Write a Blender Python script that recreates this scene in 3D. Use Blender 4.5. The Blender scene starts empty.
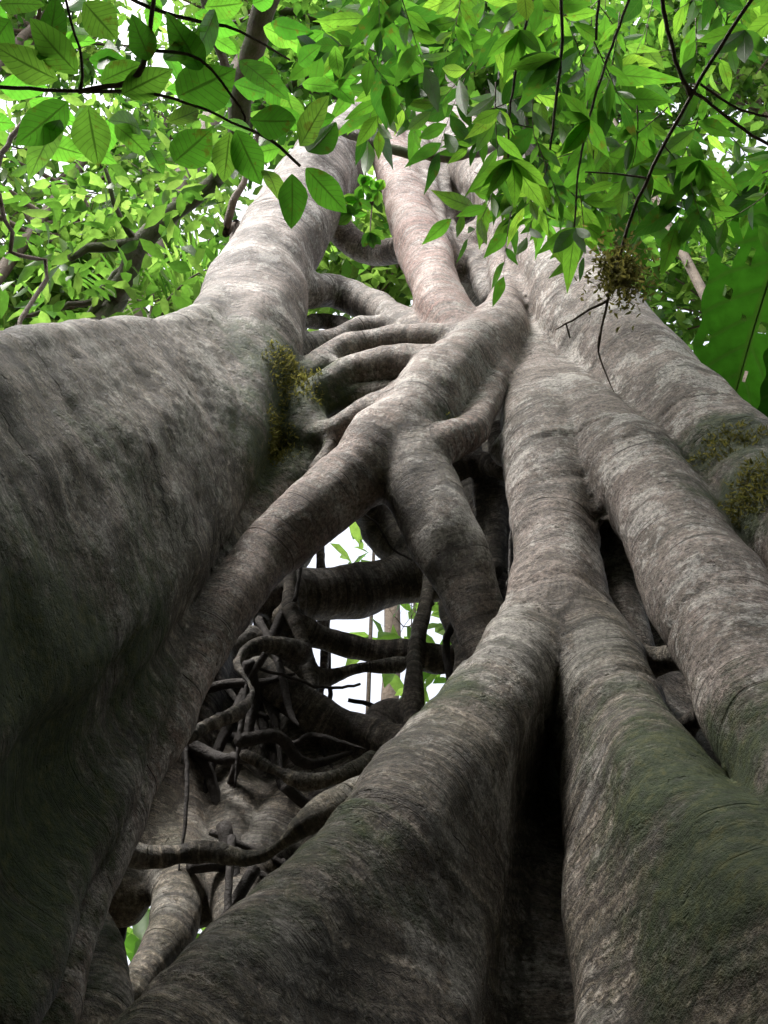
import bpy, math, random
import numpy as np
from mathutils import Vector

random.seed(7)
rng = np.random.default_rng(7)
SC = bpy.context.scene
COL = SC.collection
R = math.radians

# ------------------------------------------------------------------ camera
F = 1005.0
PITCH = R(50)
CAM = np.array([0.0, 0.0, 0.9])
FW = np.array([0, math.cos(PITCH), math.sin(PITCH)])
UP = np.array([0, -math.sin(PITCH), math.cos(PITCH)])
RT = np.array([1.0, 0, 0])

cam_d = bpy.data.cameras.new('camera')
cam_d.sensor_fit = 'VERTICAL'
cam_d.sensor_height = 36.0
cam_d.lens = 36.0 * F / 1024.0
cam_d.clip_start = 0.05
cam_d.clip_end = 3000
cam = bpy.data.objects.new('camera', cam_d)
COL.objects.link(cam)
cam.location = CAM
cam.rotation_euler = (R(90) + PITCH, 0, 0)
SC.camera = cam


def ray(px, py):
    return FW + RT * ((px - 384) / F) + UP * ((512 - py) / F)


def at(px, py, Y):
    """point seen at (px, py) that stands Y metres in front of the viewer, measured on the ground"""
    d = ray(px, py)
    return CAM + d * (Y / d[1])


def atz(px, py, z):
    return CAM + ray(px, py) * z


def depth(p):
    return float(np.dot(np.asarray(p) - CAM, FW))


# ------------------------------------------------------------------ tags
def tag(o, label=None, cat=None, group=None, kind=None):
    if label: o['label'] = label
    if cat: o['category'] = cat
    if group: o['group'] = group
    if kind: o['kind'] = kind
    return o


def empty(name, loc):
    o = bpy.data.objects.new(name, None)
    o.empty_display_size = 0.2
    o.location = loc
    COL.objects.link(o)
    return o


def mesh_obj(name, V, faces, mat, parent=None, smooth=True, attrs=None, uv=None, normals=None, origin=None):
    """V (n,3) world; faces (m,k) int array or list; ONE mesh object"""
    V = np.asarray(V, dtype=np.float32)
    if parent is not None:
        V = V - np.array(parent.location, dtype=np.float32)
    elif origin is not None:
        V = V - np.asarray(origin, dtype=np.float32)
    me = bpy.data.meshes.new(name)
    me.from_pydata(V.tolist(), [], faces.tolist() if isinstance(faces, np.ndarray) else faces)
    if smooth:
        me.polygons.foreach_set('use_smooth', np.ones(len(me.polygons), dtype=bool))
    if attrs:
        for k, a in attrs.items():
            at_ = me.attributes.new(k, 'FLOAT', 'POINT')
            at_.data.foreach_set('value', np.asarray(a, dtype=np.float32))
    if uv is not None:
        lay = me.uv_layers.new(name='UVMap')
        li = np.empty(len(me.loops), dtype=np.int32)
        me.loops.foreach_get('vertex_index', li)
        lay.data.foreach_set('uv', np.asarray(uv, dtype=np.float32)[li].ravel())
    me.materials.append(mat)
    me.update()
    if normals is not None:
        me.normals_split_custom_set_from_vertices(np.asarray(normals).tolist())
    o = bpy.data.objects.new(name, me)
    COL.objects.link(o)
    if parent is not None:
        o.parent = parent
    elif origin is not None:
        o.location = origin
    return o


# ------------------------------------------------------------------ node helpers
def new_mat(name):
    m = bpy.data.materials.new(name)
    m.use_nodes = True
    nt = m.node_tree
    nt.nodes.clear()
    return m, nt


def N(nt, typ, **kw):
    n = nt.nodes.new(typ)
    for k, v in kw.items():
        if k.startswith('i_'):
            n.inputs[k[2:].replace('_', ' ')].default_value = v
        else:
            setattr(n, k, v)
    return n


def ramp(nt, fac, stops):
    n = nt.nodes.new('ShaderNodeValToRGB')
    cr = n.color_ramp
    while len(cr.elements) < len(stops):
        cr.elements.new(0.5)
    for e, (p, c) in zip(cr.elements, stops):
        e.position = p
        e.color = (c, c, c, 1) if isinstance(c, (int, float)) else (*c, 1)
    nt.links.new(fac, n.inputs['Fac'])
    return n.outputs['Color']


def mixc(nt, fac, a, b, mode='MIX'):
    n = nt.nodes.new('ShaderNodeMix')
    n.data_type = 'RGBA'
    n.blend_type = mode
    n.clamp_factor = True
    for sock, v in ((n.inputs[0], fac), (n.inputs[6], a), (n.inputs[7], b)):
        if isinstance(v, (int, float)):
            sock.default_value = v
        elif isinstance(v, tuple):
            sock.default_value = (*v, 1)
        else:
            nt.links.new(v, sock)
    return n.outputs[2]


def math_(nt, op, a, b=None, clamp=False):
    n = nt.nodes.new('ShaderNodeMath')
    n.operation = op
    n.use_clamp = clamp
    for i, v in enumerate((a, b)):
        if v is None: continue
        if isinstance(v, (int, float)):
            n.inputs[i].default_value = v
        else:
            nt.links.new(v, n.inputs[i])
    return n.outputs[0]


def attr(nt, name):
    n = nt.nodes.new('ShaderNodeAttribute')
    n.attribute_name = name
    return n.outputs['Fac']


def noise(nt, vec, scale, detail=4, rough=0.55, w=None, dist=0.0):
    n = nt.nodes.new('ShaderNodeTexNoise')
    n.noise_dimensions = '4D' if w is not None else '3D'
    n.inputs['Scale'].default_value = scale
    n.inputs['Detail'].default_value = detail
    n.inputs['Roughness'].default_value = rough
    n.inputs['Distortion'].default_value = dist
    nt.links.new(vec, n.inputs['Vector'])
    if w is not None:
        nt.links.new(w, n.inputs['W'])
    return n.outputs['Fac']


# ------------------------------------------------------------------ bark
def bark_material():
    m, nt = new_mat('fig_bark')
    L = nt.links
    pos = N(nt, 'ShaderNodeNewGeometry').outputs['Position']
    s = attr(nt, 'along')
    dirt_shade = attr(nt, 'dirt_shade')
    moss = attr(nt, 'moss')
    pink = attr(nt, 'pink')
    # growth rings run across each strand: noise that changes fast along it and slowly around it
    ring_f = noise(nt, pos, 5.0, 3, 0.6, math_(nt, 'MULTIPLY', s, 70.0))
    ring_c = noise(nt, pos, 3.0, 3, 0.6, math_(nt, 'MULTIPLY', s, 20.0))
    crack = noise(nt, pos, 2.2, 2, 0.5, math_(nt, 'MULTIPLY', s, 34.0), 0.2)
    crack_m = ramp(nt, crack, [(0.0, 1), (0.30, 1), (0.35, 0), (1, 0)])
    dash = noise(nt, pos, 9.0, 2, 0.5, math_(nt, 'MULTIPLY', s, 95.0), 0.3)
    crack_m = math_(nt, 'MAXIMUM', crack_m, math_(nt, 'MULTIPLY', ramp(nt, dash, [(0.0, 1), (0.28, 1), (0.32, 0), (1, 0)]), 0.65))
    pit = noise(nt, pos, 34.0, 2, 0.5)
    crack_m = math_(nt, 'MAXIMUM', crack_m, math_(nt, 'MULTIPLY', ramp(nt, pit, [(0.0, 1), (0.27, 1), (0.31, 0), (1, 0)]), 0.7))
    blot = noise(nt, pos, 7.0, 6, 0.65)
    big = noise(nt, pos, 2.3, 4, 0.6)
    grit = noise(nt, pos, 85.0, 4, 0.8)
    speck = noise(nt, pos, 28.0, 6, 0.75, None, 0.6)

    streak = noise(nt, pos, 1.7, 4, 0.65, math_(nt, 'MULTIPLY', s, 26.0))
    rmask = ramp(nt, noise(nt, pos, 3.4, 3, 0.5), [(0.48, 0.0), (0.64, 1.0)])
    c = ramp(nt, blot, [(0.32, (0.060, 0.052, 0.042)), (0.44, (0.14, 0.124, 0.104)), (0.56, (0.262, 0.226, 0.198)), (0.68, (0.42, 0.39, 0.355))])
    c = mixc(nt, ramp(nt, big, [(0.42, 0), (0.66, 0.6)]), c, (0.285, 0.235, 0.208))
    isl = noise(nt, pos, 4.2, 9, 0.74)
    c = mixc(nt, ramp(nt, isl, [(0.53, 0), (0.55, 0.8)]), c, (0.47, 0.445, 0.41))
    isd = noise(nt, pos, 3.4, 9, 0.74, math_(nt, 'MULTIPLY', s, 3.0))
    c = mixc(nt, ramp(nt, isd, [(0.43, 0.75), (0.47, 0)]), c, (0.07, 0.062, 0.050))
    c = mixc(nt, math_(nt, 'MULTIPLY', pink, ramp(nt, ring_c, [(0.35, 0.1), (0.65, 1.0)])), c, (0.36, 0.215, 0.18))
    # pale lichen flecks
    lich = math_(nt, 'MULTIPLY', ramp(nt, speck, [(0.54, 0), (0.58, 1)]), ramp(nt, big, [(0.38, 0.85), (0.6, 0.15)]))
    c = mixc(nt, math_(nt, 'MULTIPLY', lich, 0.7), c, (0.44, 0.43, 0.40))
    c = mixc(nt, math_(nt, 'MULTIPLY', math_(nt, 'MULTIPLY', rmask, ramp(nt, ring_f, [(0.33, 1), (0.50, 0)])), 0.38), c, (0.075, 0.062, 0.052))
    c = mixc(nt, 1.0, c, ramp(nt, grit, [(0.38, 0.40), (0.5, 1.0), (0.62, 1.5)]), 'MULTIPLY')
    c = mixc(nt, 1.0, c, ramp(nt, streak, [(0.34, 0.72), (0.5, 1.0), (0.66, 1.15)]), 'MULTIPLY')
    # grimy low roots; in the hollow the same dark colour stands in for shade
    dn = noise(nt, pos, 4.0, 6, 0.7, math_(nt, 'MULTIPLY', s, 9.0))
    dm = math_(nt, 'MULTIPLY', dirt_shade, ramp(nt, dn, [(0.28, 1.0), (0.66, 0.66)]))
    grime_shade = ramp(nt, speck, [(0.32, (0.030, 0.024, 0.016)), (0.5, (0.078, 0.064, 0.045)), (0.62, (0.14, 0.118, 0.087)), (0.74, (0.27, 0.24, 0.20))])
    grime_shade = mixc(nt, 1.0, grime_shade, ramp(nt, streak, [(0.38, 0.35), (0.5, 1.0), (0.62, 2.0)]), 'MULTIPLY')
    grime_shade = mixc(nt, 1.0, grime_shade, ramp(nt, grit, [(0.38, 0.40), (0.5, 1.0), (0.62, 1.8)]), 'MULTIPLY')
    grime_shade = mixc(nt, ramp(nt, isl, [(0.56, 0), (0.58, 0.55)]), grime_shade, (0.20, 0.19, 0.165))
    grime_shade = mixc(nt, ramp(nt, isd, [(0.41, 0.7), (0.44, 0)]), grime_shade, (0.016, 0.013, 0.010))
    c = mixc(nt, dm, c, grime_shade)
    c = mixc(nt, math_(nt, 'MULTIPLY', crack_m, 0.75), c, (0.035, 0.028, 0.022))
    alg = ramp(nt, noise(nt, pos, 1.9, 6, 0.65), [(0.46, 0), (0.62, 0.35)])
    c = mixc(nt, math_(nt, 'MULTIPLY', alg, dirt_shade), c, (0.060, 0.066, 0.030))
    fib = noise(nt, pos, 1.3, 3, 0.6, math_(nt, 'MULTIPLY', s, 62.0))
    fibc = mixc(nt, dirt_shade, (1.0, 1.0, 1.0), ramp(nt, fib, [(0.40, 0.58), (0.5, 1.0), (0.60, 1.4)]))
    c = mixc(nt, 1.0, c, fibc, 'MULTIPLY')
    # moss
    mn = noise(nt, pos, 11.0, 6, 0.7)
    mfac = ramp(nt, math_(nt, 'ADD', math_(nt, 'MULTIPLY', moss, 0.62), math_(nt, 'MULTIPLY', mn, 0.75)), [(0.54, 0), (0.72, 1)])
    mcol = ramp(nt, noise(nt, pos, 36.0, 4, 0.7), [(0.3, (0.014, 0.024, 0.006)), (0.5, (0.030, 0.052, 0.012)), (0.7, (0.085, 0.095, 0.022))])
    c = mixc(nt, math_(nt, 'MULTIPLY', mfac, 0.9), c, mcol)

    bs = N(nt, 'ShaderNodeBsdfPrincipled')
    L.new(c, bs.inputs['Base Color'])
    L.new(ramp(nt, grit, [(0.3, 0.58), (0.7, 0.82)]), bs.inputs['Roughness'])
    bs.inputs['Specular IOR Level'].default_value = 0.35
    h = math_(nt, 'MULTIPLY', math_(nt, 'MULTIPLY', ring_f, rmask), 0.5)
    h = math_(nt, 'ADD', h, math_(nt, 'MULTIPLY', ring_c, 0.15))
    h = math_(nt, 'ADD', h, math_(nt, 'MULTIPLY', blot, 0.5))
    h = math_(nt, 'ADD', h, math_(nt, 'MULTIPLY', grit, 0.45))
    h = math_(nt, 'ADD', h, math_(nt, 'MULTIPLY', speck, 0.45))
    h = math_(nt, 'SUBTRACT', h, math_(nt, 'MULTIPLY', crack_m, 0.55))
    h = math_(nt, 'ADD', h, math_(nt, 'MULTIPLY', math_(nt, 'MULTIPLY', mfac, mn), 1.0))
    b = N(nt, 'ShaderNodeBump')
    b.inputs['Strength'].default_value = 0.9
    b.inputs['Distance'].default_value = 0.022
    L.new(h, b.inputs['Height'])
    L.new(b.outputs['Normal'], bs.inputs['Normal'])
    o = N(nt, 'ShaderNodeOutputMaterial')
    L.new(bs.outputs[0], o.inputs[0])
    return m


def wood_material(name, dark, light, moss=0.0):
    m, nt = new_mat(name)
    L = nt.links
    pos = N(nt, 'ShaderNodeNewGeometry').outputs['Position']
    n1 = noise(nt, pos, 9.0, 6, 0.7)
    c = ramp(nt, n1, [(0.3, dark), (0.7, light)])
    if moss:
        nz = N(nt, 'ShaderNodeSeparateXYZ')
        L.new(N(nt, 'ShaderNodeNewGeometry').outputs['Normal'], nz.inputs[0])
        f = math_(nt, 'MULTIPLY', ramp(nt, noise(nt, pos, 6.0, 5, 0.7), [(0.4, 0), (0.55, 1)]), moss)
        c = mixc(nt, f, c, (0.06, 0.085, 0.02))
    bs = N(nt, 'ShaderNodeBsdfPrincipled')
    bs.inputs['Roughness'].default_value = 0.8
    L.new(c, bs.inputs['Base Color'])
    b = N(nt, 'ShaderNodeBump')
    b.inputs['Distance'].default_value = 0.02
    L.new(noise(nt, pos, 30.0, 5, 0.7), b.inputs['Height'])
    L.new(b.outputs[0], bs.inputs['Normal'])
    o = N(nt, 'ShaderNodeOutputMaterial')
    L.new(bs.outputs[0], o.inputs[0])
    return m


def leaf_material(name, cols, trans, veins=True, spots=0.0, tw=0.5, gloss=0.45):
    """cols: three base colours picked per leaf; trans: three colours of the light let through"""
    m, nt = new_mat(name)
    L = nt.links
    t = attr(nt, 'tint')
    base = ramp(nt, t, [(0.0, cols[0]), (0.5, cols[1]), (1.0, cols[2])])
    tr = ramp(nt, t, [(0.0, trans[0]), (0.5, trans[1]), (1.0, trans[2])])
    pos = N(nt, 'ShaderNodeNewGeometry').outputs['Position']
    mott = ramp(nt, noise(nt, pos, 22.0, 4, 0.6), [(0.3, 0.72), (0.7, 1.1)])
    base = mixc(nt, 1.0, base, mott, 'MULTIPLY')
    tr = mixc(nt, 1.0, tr, mott, 'MULTIPLY')
    bump_h = None
    if veins:
        uv = N(nt, 'ShaderNodeUVMap').outputs[0]
        sx = N(nt, 'ShaderNodeSeparateXYZ')
        L.new(uv, sx.inputs[0])
        u, v = sx.outputs[0], sx.outputs[1]       # u along the midrib, v across (-1..1)
        av = math_(nt, 'ABSOLUTE', v)
        w = math_(nt, 'SUBTRACT', math_(nt, 'MULTIPLY', u, 9.0), math_(nt, 'MULTIPLY', av, 1.9))
        fr = math_(nt, 'ABSOLUTE', math_(nt, 'SUBTRACT', math_(nt, 'FRACT', w), 0.5))
        side = ramp(nt, fr, [(0.0, 1), (0.05, 0.8), (0.11, 0), (1, 0)])
        mid = ramp(nt, av, [(0.0, 1), (0.045, 0.9), (0.09, 0), (1, 0)])
        vm = math_(nt, 'MAXIMUM', mid, math_(nt, 'MULTIPLY', side, 0.7))
        base = mixc(nt, math_(nt, 'MULTIPLY', vm, 0.45), base, (0.15, 0.22, 0.06))
        tr = mixc(nt, math_(nt, 'MULTIPLY', vm, 0.8), tr, (0.04, 0.10, 0.01))
        bump_h = math_(nt, 'SUBTRACT', 1.0, vm)
    if spots:
        sp = math_(nt, 'MULTIPLY', ramp(nt, noise(nt, pos, 26.0, 4, 0.6), [(0.60, 0), (0.68, 1)]), spots)
        base = mixc(nt, sp, base, (0.09, 0.045, 0.012))
        tr = mixc(nt, sp, tr, (0.16, 0.07, 0.01))
    d = N(nt, 'ShaderNodeBsdfPrincipled')
    d.inputs['Roughness'].default_value = gloss
    d.inputs['Specular IOR Level'].default_value = 0.22
    L.new(base, d.inputs['Base Color'])
    tb = N(nt, 'ShaderNodeBsdfTranslucent')
    L.new(tr, tb.inputs['Color'])
    if bump_h is not None:
        b = N(nt, 'ShaderNodeBump')
        b.inputs['Strength'].default_value = 0.35
        b.inputs['Distance'].default_value = 0.004
        L.new(bump_h, b.inputs['Height'])
        L.new(b.outputs[0], d.inputs['Normal'])
    mx = N(nt, 'ShaderNodeMixShader')
    mx.inputs[0].default_value = tw
    L.new(d.outputs[0], mx.inputs[1])
    L.new(tb.outputs[0], mx.inputs[2])
    o = N(nt, 'ShaderNodeOutputMaterial')
    L.new(mx.outputs[0], o.inputs[0])
    return m


BARK = bark_material()
TWIG = wood_material('twig_bark', (0.06, 0.042, 0.028), (0.17, 0.125, 0.085))
MOSSY = wood_material('mossy_bark', (0.05, 0.04, 0.03), (0.17, 0.14, 0.11), 0.8)
PALEBARK = wood_material('pale_bark', (0.14, 0.115, 0.095), (0.34, 0.30, 0.265), 0.25)
DARKROOT = wood_material('root_bark', (0.018, 0.015, 0.013), (0.06, 0.050, 0.043))
LEAF_BIG = leaf_material('broad_leaf', [(0.030, 0.085, 0.012), (0.055, 0.135, 0.018), (0.10, 0.20, 0.03)],
                         [(0.05, 0.22, 0.016), (0.14, 0.45, 0.032), (0.34, 0.64, 0.07)], True, 0.5, 0.6)
LEAF_LANCE = leaf_material('lance_leaf', [(0.030, 0.085, 0.014), (0.055, 0.135, 0.02), (0.09, 0.19, 0.03)],
                           [(0.035, 0.13, 0.012), (0.12, 0.34, 0.024), (0.30, 0.56, 0.05)], True, 0.4, 0.58)
LEAF_FAR = leaf_material('forest_leaf', [(0.030, 0.080, 0.014), (0.055, 0.125, 0.02), (0.10, 0.18, 0.035)],
                         [(0.035, 0.12, 0.012), (0.12, 0.28, 0.03), (0.32, 0.52, 0.09)], False, 0.0, 0.62)
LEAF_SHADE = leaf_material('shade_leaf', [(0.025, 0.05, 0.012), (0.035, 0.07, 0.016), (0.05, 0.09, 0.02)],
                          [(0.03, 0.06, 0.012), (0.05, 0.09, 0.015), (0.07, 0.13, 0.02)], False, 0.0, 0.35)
LEAF_GIANT = leaf_material('giant_leaf', [(0.02, 0.07, 0.012), (0.035, 0.10, 0.015), (0.05, 0.13, 0.02)],
                           [(0.026, 0.11, 0.007), (0.042, 0.165, 0.009), (0.065, 0.22, 0.012)], True, 0.0, 0.5, 0.35)
MOSSMAT = leaf_material('moss_tuft', [(0.09, 0.09, 0.025), (0.15, 0.14, 0.04), (0.22, 0.20, 0.06)],
                        [(0.12, 0.13, 0.03), (0.22, 0.21, 0.05), (0.34, 0.31, 0.08)], False, 0.0, 0.4, 0.9)

# ------------------------------------------------------------------ strangler fig: strands
STRANDS = []   # dict(name, label, lines=[(P (n,3), R (n,), S (n,))], dirt_shade, moss, pink)


def catmull(P, step=0.05):
    """P (n,k): smooth curve through the points, sampled about every `step` metres (first 3 columns)"""
    P = np.asarray(P, dtype=float)
    if len(P) == 2:
        n = max(2, int(np.linalg.norm(P[1, :3] - P[0, :3]) / step) + 1)
        t = np.linspace(0, 1, n)[:, None]
        return P[0] * (1 - t) + P[1] * t
    E = np.vstack([2 * P[0] - P[1], P, 2 * P[-1] - P[-2]])
    out = []
    for i in range(1, len(E) - 2):
        a, b, c, d = E[i - 1], E[i], E[i + 1], E[i + 2]
        n = max(2, int(np.linalg.norm(c[:3] - b[:3]) / step) + 1)
        t = np.linspace(0, 1, n, endpoint=False)[:, None]
        out.append(0.5 * ((2 * b) + (-a + c) * t + (2 * a - 5 * b + 4 * c - d) * t * t + (-a + 3 * b - 3 * c + d) * t ** 3))
    out.append(E[-2][None])
    return np.vstack(out)


def pts(lst):
    """[(px, py, Y, r_px)] -> world points with metre radii"""
    o = []
    for px, py, Y, r in lst:
        p = at(px, py, Y)
        o.append([*p, r * depth(p) / F])
    return np.array(o)


def arclen(P):
    return np.concatenate([[0], np.cumsum(np.linalg.norm(np.diff(P[:, :3], axis=0), axis=1))])


def strand(name, lst, label=None, dirt_shade=0.2, pink=0.0, step=0.05):
    P = catmull(pts(lst), step)
    S = arclen(P) + random.uniform(0, 50)
    STRANDS.append(dict(name=name, label=label, lines=[(P[:, :3], P[:, 3], S)], dirt_shade=dirt_shade, pink=pink))


def sheet(name, A, B, n=12, label=None, dirt_shade=0.5, bulge=0.0, mids=None, pink=0.0):
    """a plank-like root: the strands that fill the gap between a ridge A and a foot B"""
    a, b = catmull(pts(A), 0.03), catmull(pts(B), 0.03)
    m = 40
    ra = np.array([np.interp(np.linspace(0, 1, m), np.linspace(0, 1, len(a)), a[:, k]) for k in range(4)]).T
    rb = np.array([np.interp(np.linspace(0, 1, m), np.linspace(0, 1, len(b)), b[:, k]) for k in range(4)]).T
    mid = arclen((ra + rb) / 2) + random.uniform(0, 50)
    lines = []
    for i in range(n):
        f = i / (n - 1)
        Q = ra * (1 - f) + rb * f
        if bulge:
            Q = Q.copy()
            Q[:, :3] += np.array([bulge, 0, 0]) * math.sin(math.pi * f)
        lines.append((Q[:, :3], Q[:, 3], mid))
    STRANDS.append(dict(name=name, label=label, lines=lines, dirt_shade=dirt_shade, pink=pink))


# --- left trunk and its great buttress
strand('trunk', [(425, 40, 3.0, 12), (388, 85, 2.8, 20), (350, 132, 2.6, 30), (308, 195, 2.45, 39), (274, 255, 2.35, 44), (250, 315, 2.25, 52), (240, 380, 2.2, 55), (205, 470, 2.1, 50)],
       'left trunk with a pale sunlit face', 0.22, 0.15)
sheet('buttress_root',
      [(252, 290, 2.3, 44), (205, 332, 2.05, 27), (100, 345, 1.6, 27), (0, 361, 1.22, 28), (-130, 392, 0.92, 30), (-300, 490, 0.70, 32)],
      [(255, 385, 2.25, 34), (210, 460, 2.08, 36), (165, 545, 1.86, 40), (95, 615, 1.6, 46), (0, 690, 1.32, 50), (-120, 800, 1.05, 55)],
      14, 'tall grey plank buttress ridged with vertical streaks', 0.62, 0.05)
sheet('buttress_root',
      [(255, 400, 2.27, 26), (225, 480, 2.12, 28), (180, 560, 1.98, 30), (105, 650, 1.72, 36), (0, 740, 1.45, 40), (-110, 860, 1.2, 45)],
      [(268, 410, 2.32, 20), (228, 515, 2.2, 22), (182, 615, 2.06, 24), (122, 745, 1.86, 26), (60, 890, 1.62, 28), (0, 1040, 1.42, 32)],
      14, 'mossy lower fold of the left buttress', 0.85, -0.04)
# --- root that crosses from the right trunk down to the left foot
strand('aerial_root', [(500, 225, 2.5, 16), (503, 262, 2.44, 15), (505, 298, 2.36, 19), (497, 330, 2.28, 28), (474, 357, 2.21, 33), (438, 391, 2.14, 37), (400, 434, 2.1, 40), (350, 482, 2.1, 36), (300, 523, 2.12, 33), (250, 575, 2.12, 31), (203, 640, 2.08, 29), (160, 725, 2.0, 27), (112, 835, 1.85, 25), (65, 960, 1.7, 25), (30, 1060, 1.6, 25)],
       'thick diagonal root crossing the hollow', 0.22, 0.35)
strand('aerial_root', [(350, 455, 2.28, 20), (300, 474, 2.3, 26), (265, 505, 2.28, 27), (232, 560, 2.24, 25), (195, 630, 2.16, 22), (150, 730, 2.06, 20)], None, 0.25, 0.2)
strand('aerial_root', [(255, 425, 2.3, 22), (285, 452, 2.42, 14), (325, 458, 2.4, 10), (368, 446, 2.25, 14)], None, 0.6)
strand('aerial_root', [(402, 440, 2.10, 34), (417, 478, 2.10, 37), (438, 520, 2.12, 36), (461, 566, 2.16, 33), (480, 612, 2.22, 29), (500, 680, 2.3, 28)], 'short root completing an upturned V over the hollow', 0.3)
strand('aerial_root', [(415, 462, 2.06, 18), (442, 445, 2.06, 19), (472, 428, 2.1, 17), (486, 402, 2.15, 13), (500, 368, 2.2, 12), (512, 330, 2.28, 13)], None, 0.18, 0.4)
# --- centre root and the two feet it splits into
strand('trunk', [(528, 318, 2.46, 14), (534, 358, 2.36, 22), (540, 402, 2.25, 35), (548, 455, 2.14, 43), (555, 520, 2.08, 44), (558, 575, 2.03, 48), (556, 628, 2.0, 54), (556, 680, 2.02, 50)],
       'middle trunk that forks into two roots', 0.22, 0.12)
sheet('buttress_root',
      [(545, 632, 2.0, 44), (497, 690, 1.88, 45), (428, 792, 1.68, 58), (334, 906, 1.46, 66), (208, 1036, 1.24, 74), (60, 1180, 1.05, 80)],
      [(532, 672, 2.06, 26), (500, 760, 1.98, 34), (466, 860, 1.84, 42), (434, 970, 1.66, 50), (404, 1080, 1.5, 60), (370, 1200, 1.35, 60)],
      12, 'long ringed buttress running to the lower left', 0.62, 0.0)
sheet('buttress_root',
      [(572, 620, 2.0, 44), (608, 688, 1.88, 44), (654, 776, 1.66, 50), (726, 858, 1.42, 60), (850, 985, 1.18, 70), (1000, 1120, 1.0, 75)],
      [(580, 670, 2.05, 22), (592, 760, 1.97, 32), (606, 860, 1.86, 44), (620, 960, 1.70, 56), (643, 1080, 1.55, 66), (670, 1200, 1.42, 70)],
      12, 'mossy buttress running to the lower right', 0.75, 0.0)
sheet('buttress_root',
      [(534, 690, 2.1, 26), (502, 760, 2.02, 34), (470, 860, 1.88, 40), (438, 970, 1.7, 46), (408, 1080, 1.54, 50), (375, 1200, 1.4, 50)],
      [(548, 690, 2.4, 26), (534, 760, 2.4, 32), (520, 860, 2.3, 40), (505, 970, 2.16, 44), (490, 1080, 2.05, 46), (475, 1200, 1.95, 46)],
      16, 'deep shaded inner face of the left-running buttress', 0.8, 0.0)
sheet('buttress_root',
      [(580, 690, 2.1, 24), (592, 760, 2.0, 30), (605, 860, 1.9, 40), (618, 960, 1.74, 50), (640, 1080, 1.58, 58), (666, 1200, 1.45, 60)],
      [(560, 690, 2.36, 22), (550, 760, 2.28, 28), (540, 860, 2.14, 34), (540, 960, 2.0, 38), (545, 1080, 1.86, 42), (555, 1200, 1.76, 42)],
      16, 'brown inner face of the right-running buttress', 0.4, 0.4)
# --- right trunk
strand('trunk', [(395, 20, 3.1, 12), (418, 75, 2.85, 26), (452, 132, 2.65, 28), (494, 178, 2.52, 35), (526, 225, 2.45, 41), (564, 285, 2.35, 47), (610, 345, 2.24, 53), (662, 402, 2.14, 55), (720, 458, 1.98, 58), (792, 524, 1.8, 60), (900, 620, 1.55, 66), (1040, 740, 1.2, 70)],
       'right trunk, pale and mottled', 0.15, 0.15)
strand('trunk', [(560, 378, 2.28, 22), (588, 418, 2.12, 34), (626, 462, 2.0, 46), (668, 524, 1.87, 52), (712, 605, 1.72, 58), (770, 705, 1.54, 64), (840, 820, 1.36, 70), (930, 950, 1.2, 74)],
       'lower right trunk with a raised collar ring', 0.2, 0.12)
strand('aerial_root', [(540, 300, 2.42, 11), (552, 340, 2.33, 11), (564, 378, 2.26, 12), (578, 415, 2.18, 18)], None, 0.25, 0.3)
strand('aerial_root', [(585, 480, 2.16, 20), (612, 535, 2.2, 24), (622, 580, 2.16, 22), (634, 640, 2.1, 20), (652, 720, 2.1, 22), (690, 800, 2.0, 26)], None, 0.3)
strand('aerial_root', [(615, 668, 1.95, 22), (655, 662, 1.95, 14), (690, 656, 1.85, 13), (716, 655, 1.75, 22)], 'short dark bridge between two roots', 0.9)
strand('aerial_root', [(665, 745, 2.0, 12), (690, 725, 1.95, 11), (720, 700, 1.8, 14)], None, 0.7)
strand('aerial_root', [(508, 452, 2.22, 16), (520, 448, 2.2, 22), (545, 440, 2.2, 20)], None, 0.3)
# --- smooth pink centre stem
strand('trunk', [(396, 90, 2.8, 13), (386, 130, 2.62, 18), (398, 178, 2.52, 20), (416, 232, 2.42, 25), (437, 290, 2.32, 27), (455, 340, 2.26, 28), (470, 372, 2.28, 24)],
       'smooth pinkish stem between the two trunks', 0.05, 0.9)
strand('trunk', [(412, 100, 2.8, 13), (418, 160, 2.6, 14), (430, 210, 2.5, 14), (440, 250, 2.45, 16)], None, 0.2, 0.2)
strand('trunk', [(402, 150, 2.56, 11), (408, 180, 2.47, 12), (416, 205, 2.42, 12)], None, 0.1, 0.7)
# --- arches between the trunks
strand('aerial_root', [(330, 215, 2.6, 12), (348, 240, 2.72, 14), (378, 252, 2.75, 14), (412, 245, 2.6, 13)], 'brown arch high between the trunks', 0.5, 0.3)
strand('aerial_root', [(430, 262, 2.5, 18), (462, 250, 2.6, 20), (492, 232, 2.62, 20), (510, 215, 2.55, 18)], None, 0.2, 0.3)
strand('aerial_root', [(445, 268, 2.55, 16), (478, 264, 2.6, 18), (508, 262, 2.5, 20)], None, 0.2, 0.3)
strand('aerial_root', [(445, 190, 2.75, 14), (460, 180, 2.8, 16), (482, 172, 2.7, 18)], None, 0.2, 0.2)
strand('aerial_root', [(300, 290, 2.4, 18), (330, 290, 2.5, 17), (362, 300, 2.52, 17), (392, 318, 2.44, 18), (415, 338, 2.34, 18), (432, 352, 2.28, 18)],
       'thick arched root springing from the left trunk', 0.3, 0.05)
strand('aerial_root', [(295, 326, 2.5, 7), (318, 321, 2.6, 6.5), (338, 324, 2.62, 6.5), (354, 336, 2.55, 7), (372, 352, 2.4, 8)], None, 0.6)
strand('aerial_root', [(285, 345, 2.5, 12), (305, 358, 2.5, 12), (330, 372, 2.4, 14)], None, 0.4)
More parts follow.
